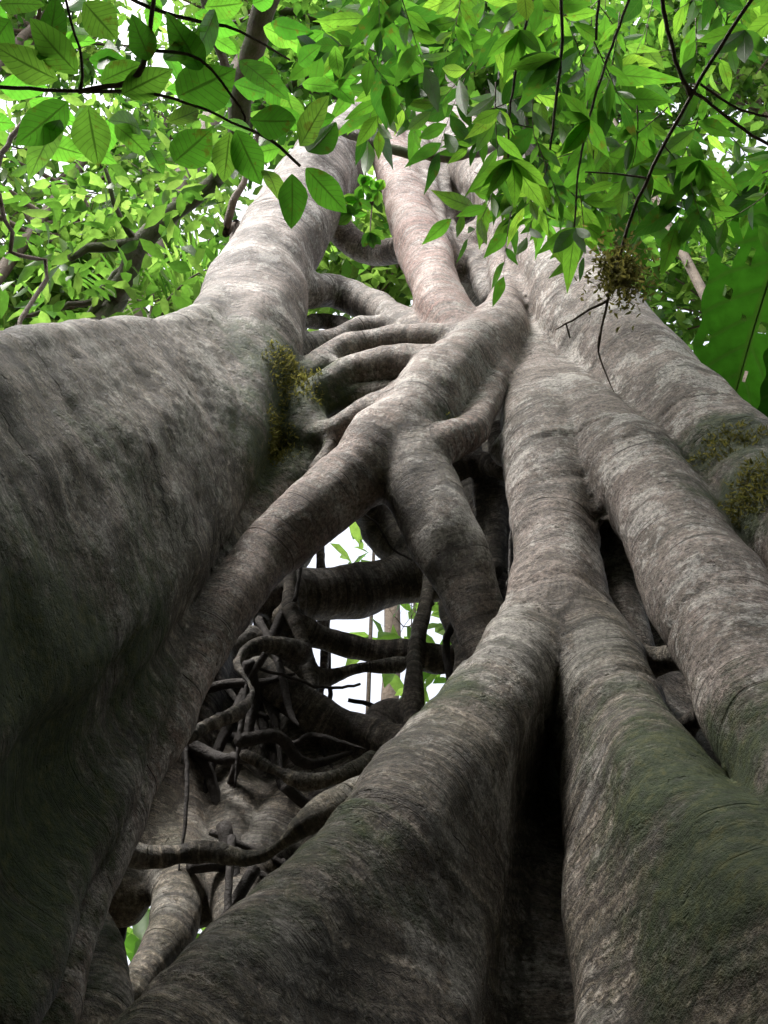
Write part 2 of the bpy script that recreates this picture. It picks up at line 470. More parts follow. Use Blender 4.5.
# --- lattice between moss patch and diagonal root
strand('aerial_root', [(272, 405, 2.3, 26), (300, 380, 2.26, 18), (332, 358, 2.26, 16), (370, 343, 2.26, 15), (425, 340, 2.2, 17), (465, 352, 2.2, 22)], None, 0.25, 0.25)
strand('aerial_root', [(290, 412, 2.24, 18), (322, 391, 2.2, 17), (358, 370, 2.18, 18), (404, 366, 2.14, 20), (450, 372, 2.16, 24)], None, 0.25, 0.3)
strand('aerial_root', [(318, 408, 2.24, 10), (345, 398, 2.22, 9.5), (378, 392, 2.2, 10), (412, 390, 2.14, 12)], None, 0.3, 0.3)
strand('aerial_root', [(292, 440, 2.26, 20), (328, 433, 2.18, 17), (362, 418, 2.14, 17), (396, 402, 2.1, 18)], None, 0.3, 0.3)
strand('aerial_root', [(278, 376, 2.28, 22), (292, 400, 2.22, 21), (304, 422, 2.2, 20), (296, 450, 2.26, 18)], 'mossy knot on the left trunk', 0.5)
strand('aerial_root', [(312, 398, 2.3, 12), (312, 415, 2.26, 13), (318, 436, 2.26, 12)], None, 0.3, 0.2)

strand('aerial_root', [(268, 372, 2.36, 16), (300, 352, 2.38, 15), (335, 340, 2.4, 14), (372, 332, 2.42, 14), (410, 330, 2.38, 12)], None, 0.3, 0.2)
strand('aerial_root', [(300, 425, 2.36, 8), (340, 408, 2.38, 7), (372, 402, 2.36, 8), (405, 405, 2.3, 9)], None, 0.3, 0.2)
strand('aerial_root', [(290, 378, 2.3, 10), (318, 366, 2.26, 9), (350, 366, 2.22, 8), (384, 358, 2.22, 10)], None, 0.35, 0.2)
strand('aerial_root', [(305, 405, 2.26, 8), (322, 420, 2.2, 8), (330, 445, 2.18, 9), (318, 470, 2.2, 10)], None, 0.4, 0.1)
strand('aerial_root', [(340, 335, 2.42, 8), (352, 352, 2.36, 8), (358, 375, 2.28, 8), (350, 400, 2.24, 7)], None, 0.35, 0.2)
strand('aerial_root', [(360, 122, 2.75, 12), (392, 140, 2.68, 13), (430, 148, 2.7, 13), (470, 140, 2.75, 12)], None, 0.35, 0.1)
strand('aerial_root', [(425, 205, 2.6, 10), (452, 214, 2.62, 11), (480, 200, 2.6, 13), (505, 190, 2.55, 14)], None, 0.3, 0.1)
strand('aerial_root', [(436, 160, 2.62, 9), (446, 200, 2.66, 8), (452, 235, 2.62, 9), (474, 262, 2.56, 11), (488, 300, 2.5, 10)], None, 0.35, 0.1)
strand('aerial_root', [(405, 95, 2.8, 10), (440, 118, 2.72, 12), (470, 150, 2.66, 12)], None, 0.3, 0.1)
strand('aerial_root', [(462, 300, 2.5, 8), (478, 318, 2.46, 9), (492, 322, 2.4, 10)], None, 0.4, 0.1)
strand('aerial_root', [(455, 470, 2.5, 12), (478, 462, 2.5, 10), (506, 470, 2.45, 10)], None, 0.6)
strand('aerial_root', [(474, 440, 2.5, 8), (482, 500, 2.6, 8), (478, 560, 2.65, 9), (486, 620, 2.6, 10)], None, 0.7)
strand('aerial_root', [(285, 610, 2.85, 14), (296, 680, 2.95, 18), (300, 740, 2.95, 22), (310, 800, 2.9, 24)], None, 0.9)
# --- back of the hollow: strands coloured darker to paint in its shade
bk = 0.55
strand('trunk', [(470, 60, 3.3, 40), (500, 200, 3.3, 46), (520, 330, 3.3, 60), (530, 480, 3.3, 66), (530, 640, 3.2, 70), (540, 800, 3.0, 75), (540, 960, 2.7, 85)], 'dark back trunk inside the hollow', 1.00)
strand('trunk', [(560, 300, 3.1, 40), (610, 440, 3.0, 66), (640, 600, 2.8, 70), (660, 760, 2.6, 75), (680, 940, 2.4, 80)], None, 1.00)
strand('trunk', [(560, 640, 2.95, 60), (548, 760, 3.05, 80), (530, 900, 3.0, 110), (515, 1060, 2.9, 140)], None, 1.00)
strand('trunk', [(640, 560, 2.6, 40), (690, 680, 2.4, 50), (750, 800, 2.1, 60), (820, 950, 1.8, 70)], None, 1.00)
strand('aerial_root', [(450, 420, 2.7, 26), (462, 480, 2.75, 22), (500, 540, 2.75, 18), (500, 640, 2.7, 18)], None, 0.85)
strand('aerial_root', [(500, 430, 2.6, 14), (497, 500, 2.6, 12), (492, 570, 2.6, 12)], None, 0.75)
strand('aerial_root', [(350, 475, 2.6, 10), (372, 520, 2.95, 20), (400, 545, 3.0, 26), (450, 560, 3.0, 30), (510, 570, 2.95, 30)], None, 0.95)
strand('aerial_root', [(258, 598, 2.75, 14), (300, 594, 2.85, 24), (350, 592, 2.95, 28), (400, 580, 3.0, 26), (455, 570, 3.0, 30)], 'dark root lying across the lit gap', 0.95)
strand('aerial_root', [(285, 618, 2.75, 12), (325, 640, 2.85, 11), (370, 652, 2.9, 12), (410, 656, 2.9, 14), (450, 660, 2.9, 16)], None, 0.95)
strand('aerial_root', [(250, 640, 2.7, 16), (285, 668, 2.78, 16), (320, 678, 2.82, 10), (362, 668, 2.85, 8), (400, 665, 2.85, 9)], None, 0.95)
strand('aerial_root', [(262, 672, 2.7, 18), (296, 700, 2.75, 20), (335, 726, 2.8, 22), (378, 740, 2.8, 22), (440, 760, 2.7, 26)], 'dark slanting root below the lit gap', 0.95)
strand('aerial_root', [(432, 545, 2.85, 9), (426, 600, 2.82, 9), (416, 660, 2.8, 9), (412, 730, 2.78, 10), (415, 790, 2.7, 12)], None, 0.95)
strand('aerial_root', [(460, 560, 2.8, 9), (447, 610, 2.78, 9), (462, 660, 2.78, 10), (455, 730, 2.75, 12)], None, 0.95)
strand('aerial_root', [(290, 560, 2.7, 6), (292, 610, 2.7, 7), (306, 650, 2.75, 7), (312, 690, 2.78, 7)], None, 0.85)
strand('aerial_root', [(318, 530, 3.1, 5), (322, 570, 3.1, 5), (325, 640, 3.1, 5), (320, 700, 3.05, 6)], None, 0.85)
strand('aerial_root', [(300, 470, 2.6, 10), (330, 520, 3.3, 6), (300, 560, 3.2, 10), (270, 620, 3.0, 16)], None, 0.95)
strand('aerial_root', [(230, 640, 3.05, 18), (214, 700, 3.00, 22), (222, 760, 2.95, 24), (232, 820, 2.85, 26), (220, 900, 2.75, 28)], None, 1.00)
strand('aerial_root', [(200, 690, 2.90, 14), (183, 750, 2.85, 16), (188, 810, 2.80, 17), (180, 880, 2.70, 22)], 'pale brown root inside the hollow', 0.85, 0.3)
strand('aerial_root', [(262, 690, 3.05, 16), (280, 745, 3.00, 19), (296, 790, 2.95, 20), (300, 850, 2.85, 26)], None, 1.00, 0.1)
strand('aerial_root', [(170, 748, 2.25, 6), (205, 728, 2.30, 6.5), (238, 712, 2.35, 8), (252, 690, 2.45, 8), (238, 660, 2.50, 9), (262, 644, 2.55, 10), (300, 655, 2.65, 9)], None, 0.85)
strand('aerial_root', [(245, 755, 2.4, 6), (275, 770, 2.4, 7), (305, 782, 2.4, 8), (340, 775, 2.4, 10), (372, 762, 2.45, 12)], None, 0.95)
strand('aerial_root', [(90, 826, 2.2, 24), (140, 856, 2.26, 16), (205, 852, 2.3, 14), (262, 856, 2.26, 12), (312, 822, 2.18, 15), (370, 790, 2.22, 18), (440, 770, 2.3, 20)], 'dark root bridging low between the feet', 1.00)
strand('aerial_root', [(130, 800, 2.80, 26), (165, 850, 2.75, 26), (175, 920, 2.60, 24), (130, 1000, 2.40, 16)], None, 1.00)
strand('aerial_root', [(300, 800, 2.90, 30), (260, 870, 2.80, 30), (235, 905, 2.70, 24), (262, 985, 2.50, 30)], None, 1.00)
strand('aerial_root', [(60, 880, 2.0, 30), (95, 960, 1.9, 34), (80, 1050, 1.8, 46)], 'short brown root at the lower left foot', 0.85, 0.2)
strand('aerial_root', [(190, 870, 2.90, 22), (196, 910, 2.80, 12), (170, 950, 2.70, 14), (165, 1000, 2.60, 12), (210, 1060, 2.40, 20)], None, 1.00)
strand('trunk', [(258, 330, 2.75, 36), (212, 450, 2.75, 52), (150, 600, 2.75, 62), (60, 800, 2.6, 66), (0, 1000, 2.4, 66)], 'hidden trunk added behind the left buttress to keep light out', 1.00)  # unseen fill strand, added to block sun from the hollow's left side
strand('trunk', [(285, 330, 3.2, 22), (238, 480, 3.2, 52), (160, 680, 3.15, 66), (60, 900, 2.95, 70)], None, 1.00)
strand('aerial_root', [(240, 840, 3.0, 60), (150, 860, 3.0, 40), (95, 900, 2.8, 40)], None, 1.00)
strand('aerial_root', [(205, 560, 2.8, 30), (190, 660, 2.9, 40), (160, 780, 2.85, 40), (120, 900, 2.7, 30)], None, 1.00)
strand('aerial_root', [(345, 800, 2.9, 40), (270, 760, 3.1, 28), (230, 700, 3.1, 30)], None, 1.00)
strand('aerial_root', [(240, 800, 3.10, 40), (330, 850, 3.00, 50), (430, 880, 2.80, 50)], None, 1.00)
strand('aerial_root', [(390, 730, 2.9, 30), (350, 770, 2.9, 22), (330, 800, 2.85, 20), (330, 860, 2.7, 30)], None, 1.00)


# ------------------------------------------------------------------ strangler fig: fused surface
def build_fig():
    lo = np.array([-2.3, 0.55, 0.55])
    hi = np.array([2.3, 4.0, 11.2])
    h = 0.016
    n = np.ceil((hi - lo) / h).astype(int) + 1
    ax = [lo[i] + h * np.arange(n[i]) for i in range(3)]
    kz = (0.009 + 0.0013 * np.clip(ax[2] - 2.0, 0, 6)).astype(np.float32)
    S = np.zeros(n, dtype=np.float32)
    for st in STRANDS:
        allP = np.vstack([l[0] for l in st['lines']])
        rm = max(l[1].max() for l in st['lines']) + 0.13
        b0 = np.clip(np.floor((allP.min(0) - rm - lo) / h).astype(int), 0, n - 1)
        b1 = np.clip(np.ceil((allP.max(0) + rm - lo) / h).astype(int) + 1, 0, n)
        if np.any(b1 <= b0): continue
        D = np.full(b1 - b0, 9.0, dtype=np.float32)
        for P, Rr, _ in st['lines']:
            # segments of a useful length
            idx = [0]
            for i in range(1, len(P)):
                if np.linalg.norm(P[i] - P[idx[-1]]) > 0.45 * max(0.05, Rr[i]) or i == len(P) - 1: idx.append(i)
            for i0, i1 in zip(idx[:-1], idx[1:]):
                A, B, ra, rb = P[i0], P[i1], Rr[i0], Rr[i1]
                pad = max(ra, rb) + 0.12
                s0 = np.clip(np.floor((np.minimum(A, B) - pad - lo) / h).astype(int), b0, b1)
                s1 = np.clip(np.ceil((np.maximum(A, B) + pad - lo) / h).astype(int) + 1, b0, b1)
                if np.any(s1 <= s0): continue
                X = (ax[0][s0[0]:s1[0]] - A[0]).astype(np.float32)[:, None, None]
                Y = (ax[1][s0[1]:s1[1]] - A[1]).astype(np.float32)[None, :, None]
                Z = (ax[2][s0[2]:s1[2]] - A[2]).astype(np.float32)[None, None, :]
                d = (B - A).astype(np.float32)
                L2 = float(d @ d) + 1e-9
                t = np.clip((X * d[0] + Y * d[1] + Z * d[2]) / L2, 0, 1)
                q = np.sqrt((X - t * d[0]) ** 2 + (Y - t * d[1]) ** 2 + (Z - t * d[2]) ** 2) - (ra + t * (rb - ra))
                sl = tuple(slice(s0[k] - b0[k], s1[k] - b0[k]) for k in range(3))
                np.minimum(D[sl], q, out=D[sl])
        kk = kz[b0[2]:b1[2]][None, None, :]
        S[b0[0]:b1[0], b0[1]:b1[1], b0[2]:b1[2]] += np.where(D < 0.12, np.exp(np.clip(-D / kk, -20, 60)), 0).astype(np.float32)
    Fv = -kz[None, None, :] * np.log(np.maximum(S, 1e-4))
    # close the surface at the border of the block
    for a in range(3):
        sl = [slice(None)] * 3
        for e in (0, -1):
            sl[a] = e
            Fv[tuple(sl)] = np.maximum(Fv[tuple(sl)], 0.004)
    del S
    # surface nets
    ins = Fv < 0
    c = [ins[i:n[0] - 1 + i, j:n[1] - 1 + j, k:n[2] - 1 + k] for i in (0, 1) for j in (0, 1) for k in (0, 1)]
    anyi = np.zeros_like(c[0]); alli = np.ones_like(c[0])
    for q in c:
        anyi |= q; alli &= q
    act = anyi & ~alli
    ci = np.argwhere(act)
    vid = np.full(act.shape, -1, dtype=np.int32)
    vid[act] = np.arange(len(ci))
    acc = np.zeros((len(ci), 3)); cnt = np.zeros(len(ci))
    cor = [(i, j, k) for i in (0, 1) for j in (0, 1) for k in (0, 1)]
    val = {o: Fv[ci[:, 0] + o[0], ci[:, 1] + o[1], ci[:, 2] + o[2]] for o in cor}
    for o in cor:
        for a in range(3):
            if o[a]: continue
            p = list(o); p[a] = 1; p = tuple(p)
            fa, fb = val[o], val[p]
            m = (fa < 0) != (fb < 0)
            t = np.where(m, fa / np.where(m, fa - fb, 1), 0)
            for b in range(3):
                acc[:, b] += np.where(m, o[b] + (t if b == a else 0), 0)
            cnt += m
    V = lo + h * (ci + acc / cnt[:, None])
    quads = []
    for a in range(3):
        u, w = (a + 1) % 3, (a + 2) % 3
        s0 = [slice(None)] * 3; s1 = [slice(None)] * 3
        s0[a] = slice(0, n[a] - 1); s1[a] = slice(1, n[a])
        for b in (u, w):
            s0[b] = slice(1, n[b] - 1); s1[b] = slice(1, n[b] - 1)
        f0, f1 = ins[tuple(s0)], ins[tuple(s1)]
        e = np.argwhere(f0 != f1)
        flip = f1[tuple(e.T)]
        off = np.zeros(3, int); off[u] = 1; off[w] = 1
        e = e + off
        du = np.zeros(3, int); du[u] = 1
        dw = np.zeros(3, int); dw[w] = 1
        g = lambda x: vid[x[:, 0], x[:, 1], x[:, 2]]
        q = np.stack([g(e - du - dw), g(e - dw), g(e), g(e - du)], 1)
        q[flip] = q[flip][:, ::-1]
        quads.append(q)
    Q = np.vstack(quads)
    Q = Q[(Q >= 0).all(1)]
    # light smoothing
    E = np.vstack([Q[:, [0, 1]], Q[:, [1, 2]], Q[:, [2, 3]], Q[:, [3, 0]]])
    deg = np.bincount(E.ravel(), minlength=len(V)).astype(float)

    def smooth(A, f):
        out = np.empty_like(A)
        for k in range(A.shape[1]):
            sm = np.bincount(E[:, 0], A[E[:, 1], k], len(V)) + np.bincount(E[:, 1], A[E[:, 0], k], len(V))
            out[:, k] = A[:, k] * (1 - f) + f * sm / np.maximum(deg, 1)
        return out
    for f in (0.6, -0.45, 0.6, -0.45, 0.5):
        V = smooth(V, f)

    def vnormals(V):
        fn = np.cross(V[Q[:, 2]] - V[Q[:, 0]], V[Q[:, 3]] - V[Q[:, 1]])
        nn = np.zeros_like(V)
        for k in range(4):
            for b in range(3):
                nn[:, b] += np.bincount(Q[:, k], fn[:, b], len(V))
        return nn / np.maximum(np.linalg.norm(nn, axis=1, keepdims=True), 1e-12)
    nrm = vnormals(V)
    # nearest strand, place along it
    best = np.full(len(V), 9.0); sid = np.zeros(len(V), int); along = np.zeros(len(V))
    order = np.argsort(V[:, 2]); zs = V[order, 2]
    for i, st in enumerate(STRANDS):
        for P, Rr, Sv in st['lines']:
            stp = max(1, int(0.06 / max(1e-3, np.linalg.norm(P[1] - P[0]))))
            ids = list(range(0, len(P) - 1, stp)) + [len(P) - 1]
            for i0, i1 in zip(ids[:-1], ids[1:]):
                A, B = P[i0], P[i1]
                pad = max(Rr[i0], Rr[i1]) + 0.08
                a, b = np.searchsorted(zs, [min(A[2], B[2]) - pad, max(A[2], B[2]) + pad])
                ix = order[a:b]
                ix = ix[np.abs(V[ix, 0] - (A[0] + B[0]) / 2) < pad + abs(A[0] - B[0]) / 2]
                ix = ix[np.abs(V[ix, 1] - (A[1] + B[1]) / 2) < pad + abs(A[1] - B[1]) / 2]
                if not len(ix): continue
                d = B - A
                t = np.clip(((V[ix] - A) @ d) / (d @ d + 1e-9), 0, 1)
                q = np.linalg.norm(V[ix] - A - t[:, None] * d, axis=1) - (Rr[i0] + t * (Rr[i1] - Rr[i0]))
                m = q < best[ix]
                ix = ix[m]
                best[ix] = q[m]; sid[ix] = i; along[ix] = Sv[i0] + t[m] * (Sv[i1] - Sv[i0])
    # relief: soft lumps and shallow growth rings in the wood itself
    rr = np.random.default_rng(3)

    def waves(X, freq, m):
        o = np.zeros(len(X))
        for _ in range(m):
            k = rr.normal(size=X.shape[1]) * freq
            o += np.sin(X @ k + rr.uniform(0, 6.28))
        return o / math.sqrt(m)
    lump = waves(V, 7.0, 10) * 0.008 + waves(V, 16.0, 10) * 0.0055 + waves(V, 38.0, 12) * 0.0016
    ring = np.zeros(len(V))
    gain = np.array([2.4 if s['name'] == 'buttress_root' and 'tall' in (s['label'] or '') else 1.6 if s['name'] == 'buttress_root' else 1.0 for s in STRANDS])[sid]
    for fr in (23., 37., 55., 91.):
        ring += np.sin(along * fr + 1.3 * waves(V, 3.0, 4) + rr.uniform(0, 6)) * waves(V, 4.0, 6)
    groove = np.zeros(len(V))
    for (px, py, Y, qx, qy, rad, dep) in [(622, 452, 2.04, 664, 520, .34, .022), (664, 500, 1.92, 712, 605, .30, .012), (556, 470, 2.14, 559, 520, .26, .010), (720, 640, 1.7, 770, 705, .32, .016),
                                          (497, 690, 1.88, 428, 792, .26, .016), (455, 750, 1.75, 428, 792, .26, .010), (380, 850, 1.56, 334, 906, .30, .014), (640, 470, 1.95, 690, 545, .30, .014),
                                          (215, 352, 2.08, 100, 372, .30, .018), (30, 385, 1.3, -60, 400, .30, .014), (437, 230, 2.4, 437, 290, .2, .010), (560, 620, 2.0, 556, 680, .3, .012),
                                          (285, 240, 2.38, 262, 290, .35, .012), (350, 482, 2.1, 300, 523, .2, .008), (470, 372, 2.18, 443, 396, .25, .008)]:
        a_ = at(px, py, Y); t_ = at(qx, qy, Y * (1 if qy < py else .97)) - a_; t_ /= np.linalg.norm(t_)
        w_ = V - a_
        dd = w_ @ t_ + 0.012 * np.sin(w_ @ np.array([9., 5., 7.]) * 2 + px)
        groove += .6 * dep * np.exp(-(np.linalg.norm(w_, axis=1) / rad) ** 4) * (-np.exp(-(dd / .014) ** 2) + .6 * np.exp(-((dd - .035) / .03) ** 2))
    V = V + nrm * (lump + groove + 0.0006 * gain * ring)[:, None]
    nrm = vnormals(V)
    dirt_shade = np.array([s['dirt_shade'] for s in STRANDS])[sid]
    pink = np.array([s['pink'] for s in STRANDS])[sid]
    dp = smooth(np.stack([dirt_shade, pink], 1), 0.7)
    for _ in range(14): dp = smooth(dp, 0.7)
    dirt_shade, pink = dp.T
    dirt_shade = np.clip(dirt_shade + 0.30 * np.clip((2.0 - V[:, 2]) / 1.0, -0.4, 1), 0, 1)
    moss = np.zeros(len(V))
    for (px, py, Y, rad, a) in [(270, 405, 2.25, 0.34, 1.0), (262, 445, 2.2, 0.24, .9), (235, 455, 2.1, 0.25, .7), (738, 468, 1.86, 0.2, .95), (768, 498, 1.72, 0.2, .9), (690, 405, 2.0, 0.10, .6),
                                (700, 790, 1.5, 0.24, .72), (760, 870, 1.32, 0.25, .72), (640, 740, 1.75, 0.16, .5), (620, 850, 1.6, 0.2, .25), (60, 720, 1.4, 0.42, .75), (120, 640, 1.7, 0.3, .6), (10, 850, 1.3, 0.35, .6),
                                (435, 425, 2.08, 0.09, .9), (440, 700, 1.75, 0.18, .45), (300, 900, 1.5, 0.3, .4), (110, 480, 1.5, 0.3, .4), (330, 455, 2.38, 0.15, .7)]:
        d = np.linalg.norm(V - at(px, py, Y), axis=1)
        moss = np.maximum(moss, a * np.exp(-(d / rad) ** 2))
    moss = np.clip(moss + 0.22 * np.clip(nrm[:, 2], 0, 1) + 0.25 * np.clip((1.6 - V[:, 2]), 0, 1), 0, 1)
    base = empty('strangler_fig', (0.3, 2.2, 0.0))
    tag(base, 'huge strangler fig of fused grey trunks and latticed roots round a hollow', 'tree')
    fs = np.sort(sid[Q], axis=1)[:, 1]
    ns = len(STRANDS)
    for _ in range(3):   # stray scraps of a strand go to the strand they sit on
        key, inv = np.unique((Q.astype(np.int64) * ns + fs[:, None]).ravel(), return_inverse=True)
        comp = np.arange(len(key))
        while True:
            fc = comp[inv].reshape(-1, 4).min(1)
            new = comp.copy()
            np.minimum.at(new, inv, np.repeat(fc, 4))
            new = new[new]
            if (new == comp).all(): break
            comp = new
        fc = comp[inv].reshape(-1, 4).min(1)
        ids, cnt_ = np.unique(fc, return_counts=True)
        owner = fs[[np.argmax(fc == k) for k in ids]] if len(ids) < 400 else key[ids] % ns
        big = {}
        for k, c_, o_ in zip(ids, cnt_, owner):
            if c_ > big.get(o_, (0, 0))[0]: big[o_] = (c_, k)
        small = [k for k, o_ in zip(ids, owner) if big[o_][1] != k]
        if not small: break
        for k in small:
            fm = fc == k
            vs = np.zeros(len(V), bool); vs[Q[fm].ravel()] = True
            nb = vs[Q].any(1) & ~fm
            if nb.any(): fs[fm] = np.bincount(fs[nb]).argmax()
    for i, st in enumerate(STRANDS):
        q = Q[fs == i]
        if not len(q): continue
        u, inv = np.unique(q, return_inverse=True)
        o = mesh_obj(st['name'], V[u], inv.reshape(-1, 4), BARK, base, True,
                     dict(along=along[u], dirt_shade=dirt_shade[u], moss=moss[u], pink=pink[u]), None, nrm[u])
        if st['label']: o['label'] = st['label']
    return base, V, nrm, moss


FIG, FV, FN, FMOSS = build_fig()


# ------------------------------------------------------------------ tubes and leaves
def tube(P, Rr, sides=7):
    P = np.asarray(P, float); Rr = np.asarray(Rr, float)
    T = np.gradient(P, axis=0)
    T /= np.maximum(np.linalg.norm(T, axis=1, keepdims=True), 1e-9)
    ref = np.array([0.3, 0.2, 0.93])
    if abs(T[0] @ ref) > 0.9: ref = np.array([1.0, 0.1, 0])
    u = np.cross(T[0], ref); u /= np.linalg.norm(u)
    V = []
    a = np.linspace(0, 2 * np.pi, sides, endpoint=False)
    for i in range(len(P)):
        u = u - T[i] * (u @ T[i]); u /= np.linalg.norm(u) + 1e-9
        w = np.cross(T[i], u)
        V.append(P[i] + Rr[i] * (np.cos(a)[:, None] * u + np.sin(a)[:, None] * w))
    V = np.vstack(V)
    Fc = []
    for i in range(len(P) - 1):
        for k in range(sides):
            Fc.append([i * sides + k, i * sides + (k + 1) % sides, (i + 1) * sides + (k + 1) % sides, (i + 1) * sides + k])
    Fc.append(list(range(sides))[::-1])
    Fc.append([(len(P) - 1) * sides + k for k in range(sides)])
    return V, Fc


class MB:
    def __init__(self): self.V = []; self.F = []; self.n = 0

    def add(self, V, Fc):
        self.V.append(V); self.F += [[i + self.n for i in f] for f in Fc]; self.n += len(V)

    def line(self, ctrl, step=0.05, sides=7, wob=0.0):
        """ctrl (n,4) world + radius"""
        c = catmull(np.asarray(ctrl, float), step)
        if wob:
            c[1:-1, :3] += rng.normal(size=(len(c) - 2, 3)) * wob
        self.add(*tube(c[:, :3], c[:, 3], sides))
        return c

    def build(self, name, mat, parent=None, origin=None):
        return mesh_obj(name, np.vstack(self.V), self.F, mat, parent, True, None, None, None, origin)


def leaf_template(kind):
    """unit leaf: x along the midrib 0..1, y across (in half widths), z bend"""
    if kind == 'far':
        xs = [0, .3, .68, 1.0]; ws = [0.0, .92, .75, 0.0]
    elif kind == 'oval':
        xs = [0, .06, .15, .28, .42, .56, .7, .83, .93, 1.0]; ws = [0.04, .30, .62, .90, 1.0, .97, .82, .55, .25, 0.0]
    elif kind == 'lance':
        xs = [0, .08, .2, .35, .5, .65, .8, .92, 1.0]; ws = [0.05, .35, .75, 1.0, .97, .78, .46, .18, 0.0]
    else:
        xs = [0, .03, .10, .2, .32, .45, .58, .7, .82, .92, 1.0]; ws = [.3, .62, .86, .97, 1.0, .97, .88, .72, .48, .24, 0.0]
    n = len(xs)
    V = []; UV = []
    for x, w in zip(xs, ws):
        for s in ((-1, -.5, 0, .5, 1) if kind != 'far' else (-1, 0, 1)):
            V.append((x, s * w, abs(s) * w)); UV.append((x, s))
    c = 5 if kind != 'far' else 3
    Fc = []
    for i in range(n - 1):
        for k in range(c - 1):
            Fc.append([i * c + k, (i + 1) * c + k, (i + 1) * c + k + 1, i * c + k + 1])
    return np.array(V, float), np.array(UV, float), np.array(Fc)


TPL = {k: leaf_template(k) for k in ('far', 'oval', 'lance', 'giant')}


class Leaves:
    def __init__(self, kind): self.kind = kind; self.rows = []

    def add(self, base, d, nrm, length, width, tint, droop=0.15, fold=0.25, wave=0.0):
        self.rows.append((*base, *d, *nrm, length, width, tint, droop, fold, wave))

    def build(self, name, mat, parent=None, origin=None):
        T, UV, Fc = TPL[self.kind]
        A = np.array(self.rows)
        b, d, nn = A[:, 0:3], A[:, 3:6], A[:, 6:9]
        ln, wd, ti, dr, fo, wa = A[:, 9], A[:, 10], A[:, 11], A[:, 12], A[:, 13], A[:, 14]
        d = d / np.linalg.norm(d, axis=1, keepdims=True)
        y = np.cross(nn, d); y /= np.maximum(np.linalg.norm(y, axis=1, keepdims=True), 1e-6)
        z = np.cross(d, y)
        x_ = T[None, :, 0]; y_ = T[None, :, 1]; a_ = T[None, :, 2]
        ph = rng.uniform(0, 6.28, len(A))[:, None]
        zz = fo[:, None] * a_ * wd[:, None] * .5 - dr[:, None] * ln[:, None] * x_ ** 2 + wa[:, None] * wd[:, None] * np.sin(x_ * 14 + ph + 1.5 * np.sign(y_)) * a_
        yy = y_ * wd[:, None] * .5 * (1 + .06 * np.sin(x_ * 11 + ph))
        bend = (rng.uniform(-.08, .08, len(A)) * ln)[:, None] * x_ ** 2
        V = b[:, None, :] + (x_ * ln[:, None])[..., None] * d[:, None, :] + (yy + bend)[..., None] * y[:, None, :] + zz[..., None] * z[:, None, :]
        k = len(T)
        faces = (Fc[None] + (np.arange(len(A)) * k)[:, None, None]).reshape(-1, 4)
        return mesh_obj(name, V.reshape(-1, 3), faces, mat, parent, True, dict(tint=np.repeat(ti, k)), np.tile(UV, (len(A), 1)), None, origin)


def rdir():
    v = rng.normal(size=3)
    return v / np.linalg.norm(v)


def unit(v):
    v = np.asarray(v, float)
    return v / (np.linalg.norm(v) + 1e-9)


# shaggy moss growing out of the bark where it is thickest
lv = Leaves('far')
mi = np.where((FMOSS > .62) & (FV[:, 2] > 2.35) & (((CAM - FV) * FN).sum(1) > 0))[0]
mi = rng.choice(mi, min(len(mi) * 3, 20000) if len(mi) else 1, p=(FMOSS[mi] ** 4) / (FMOSS[mi] ** 4).sum(), replace=True)
for i in mi:
    p = FV[i] + rng.normal(size=3) * .008
    lv.add(p - FN[i] * .004, unit(FN[i] * .8 + rdir() * .8 + [0, 0, -.2]), rdir(), rng.uniform(.010, .026), rng.uniform(.004, .008), rng.uniform(0, 1) * (.4 + .6 * (FV[i][2] > 2.2)), .3, .2)
mo = lv.build('moss', MOSSMAT, FIG)
mo['kind'] = 'stuff'

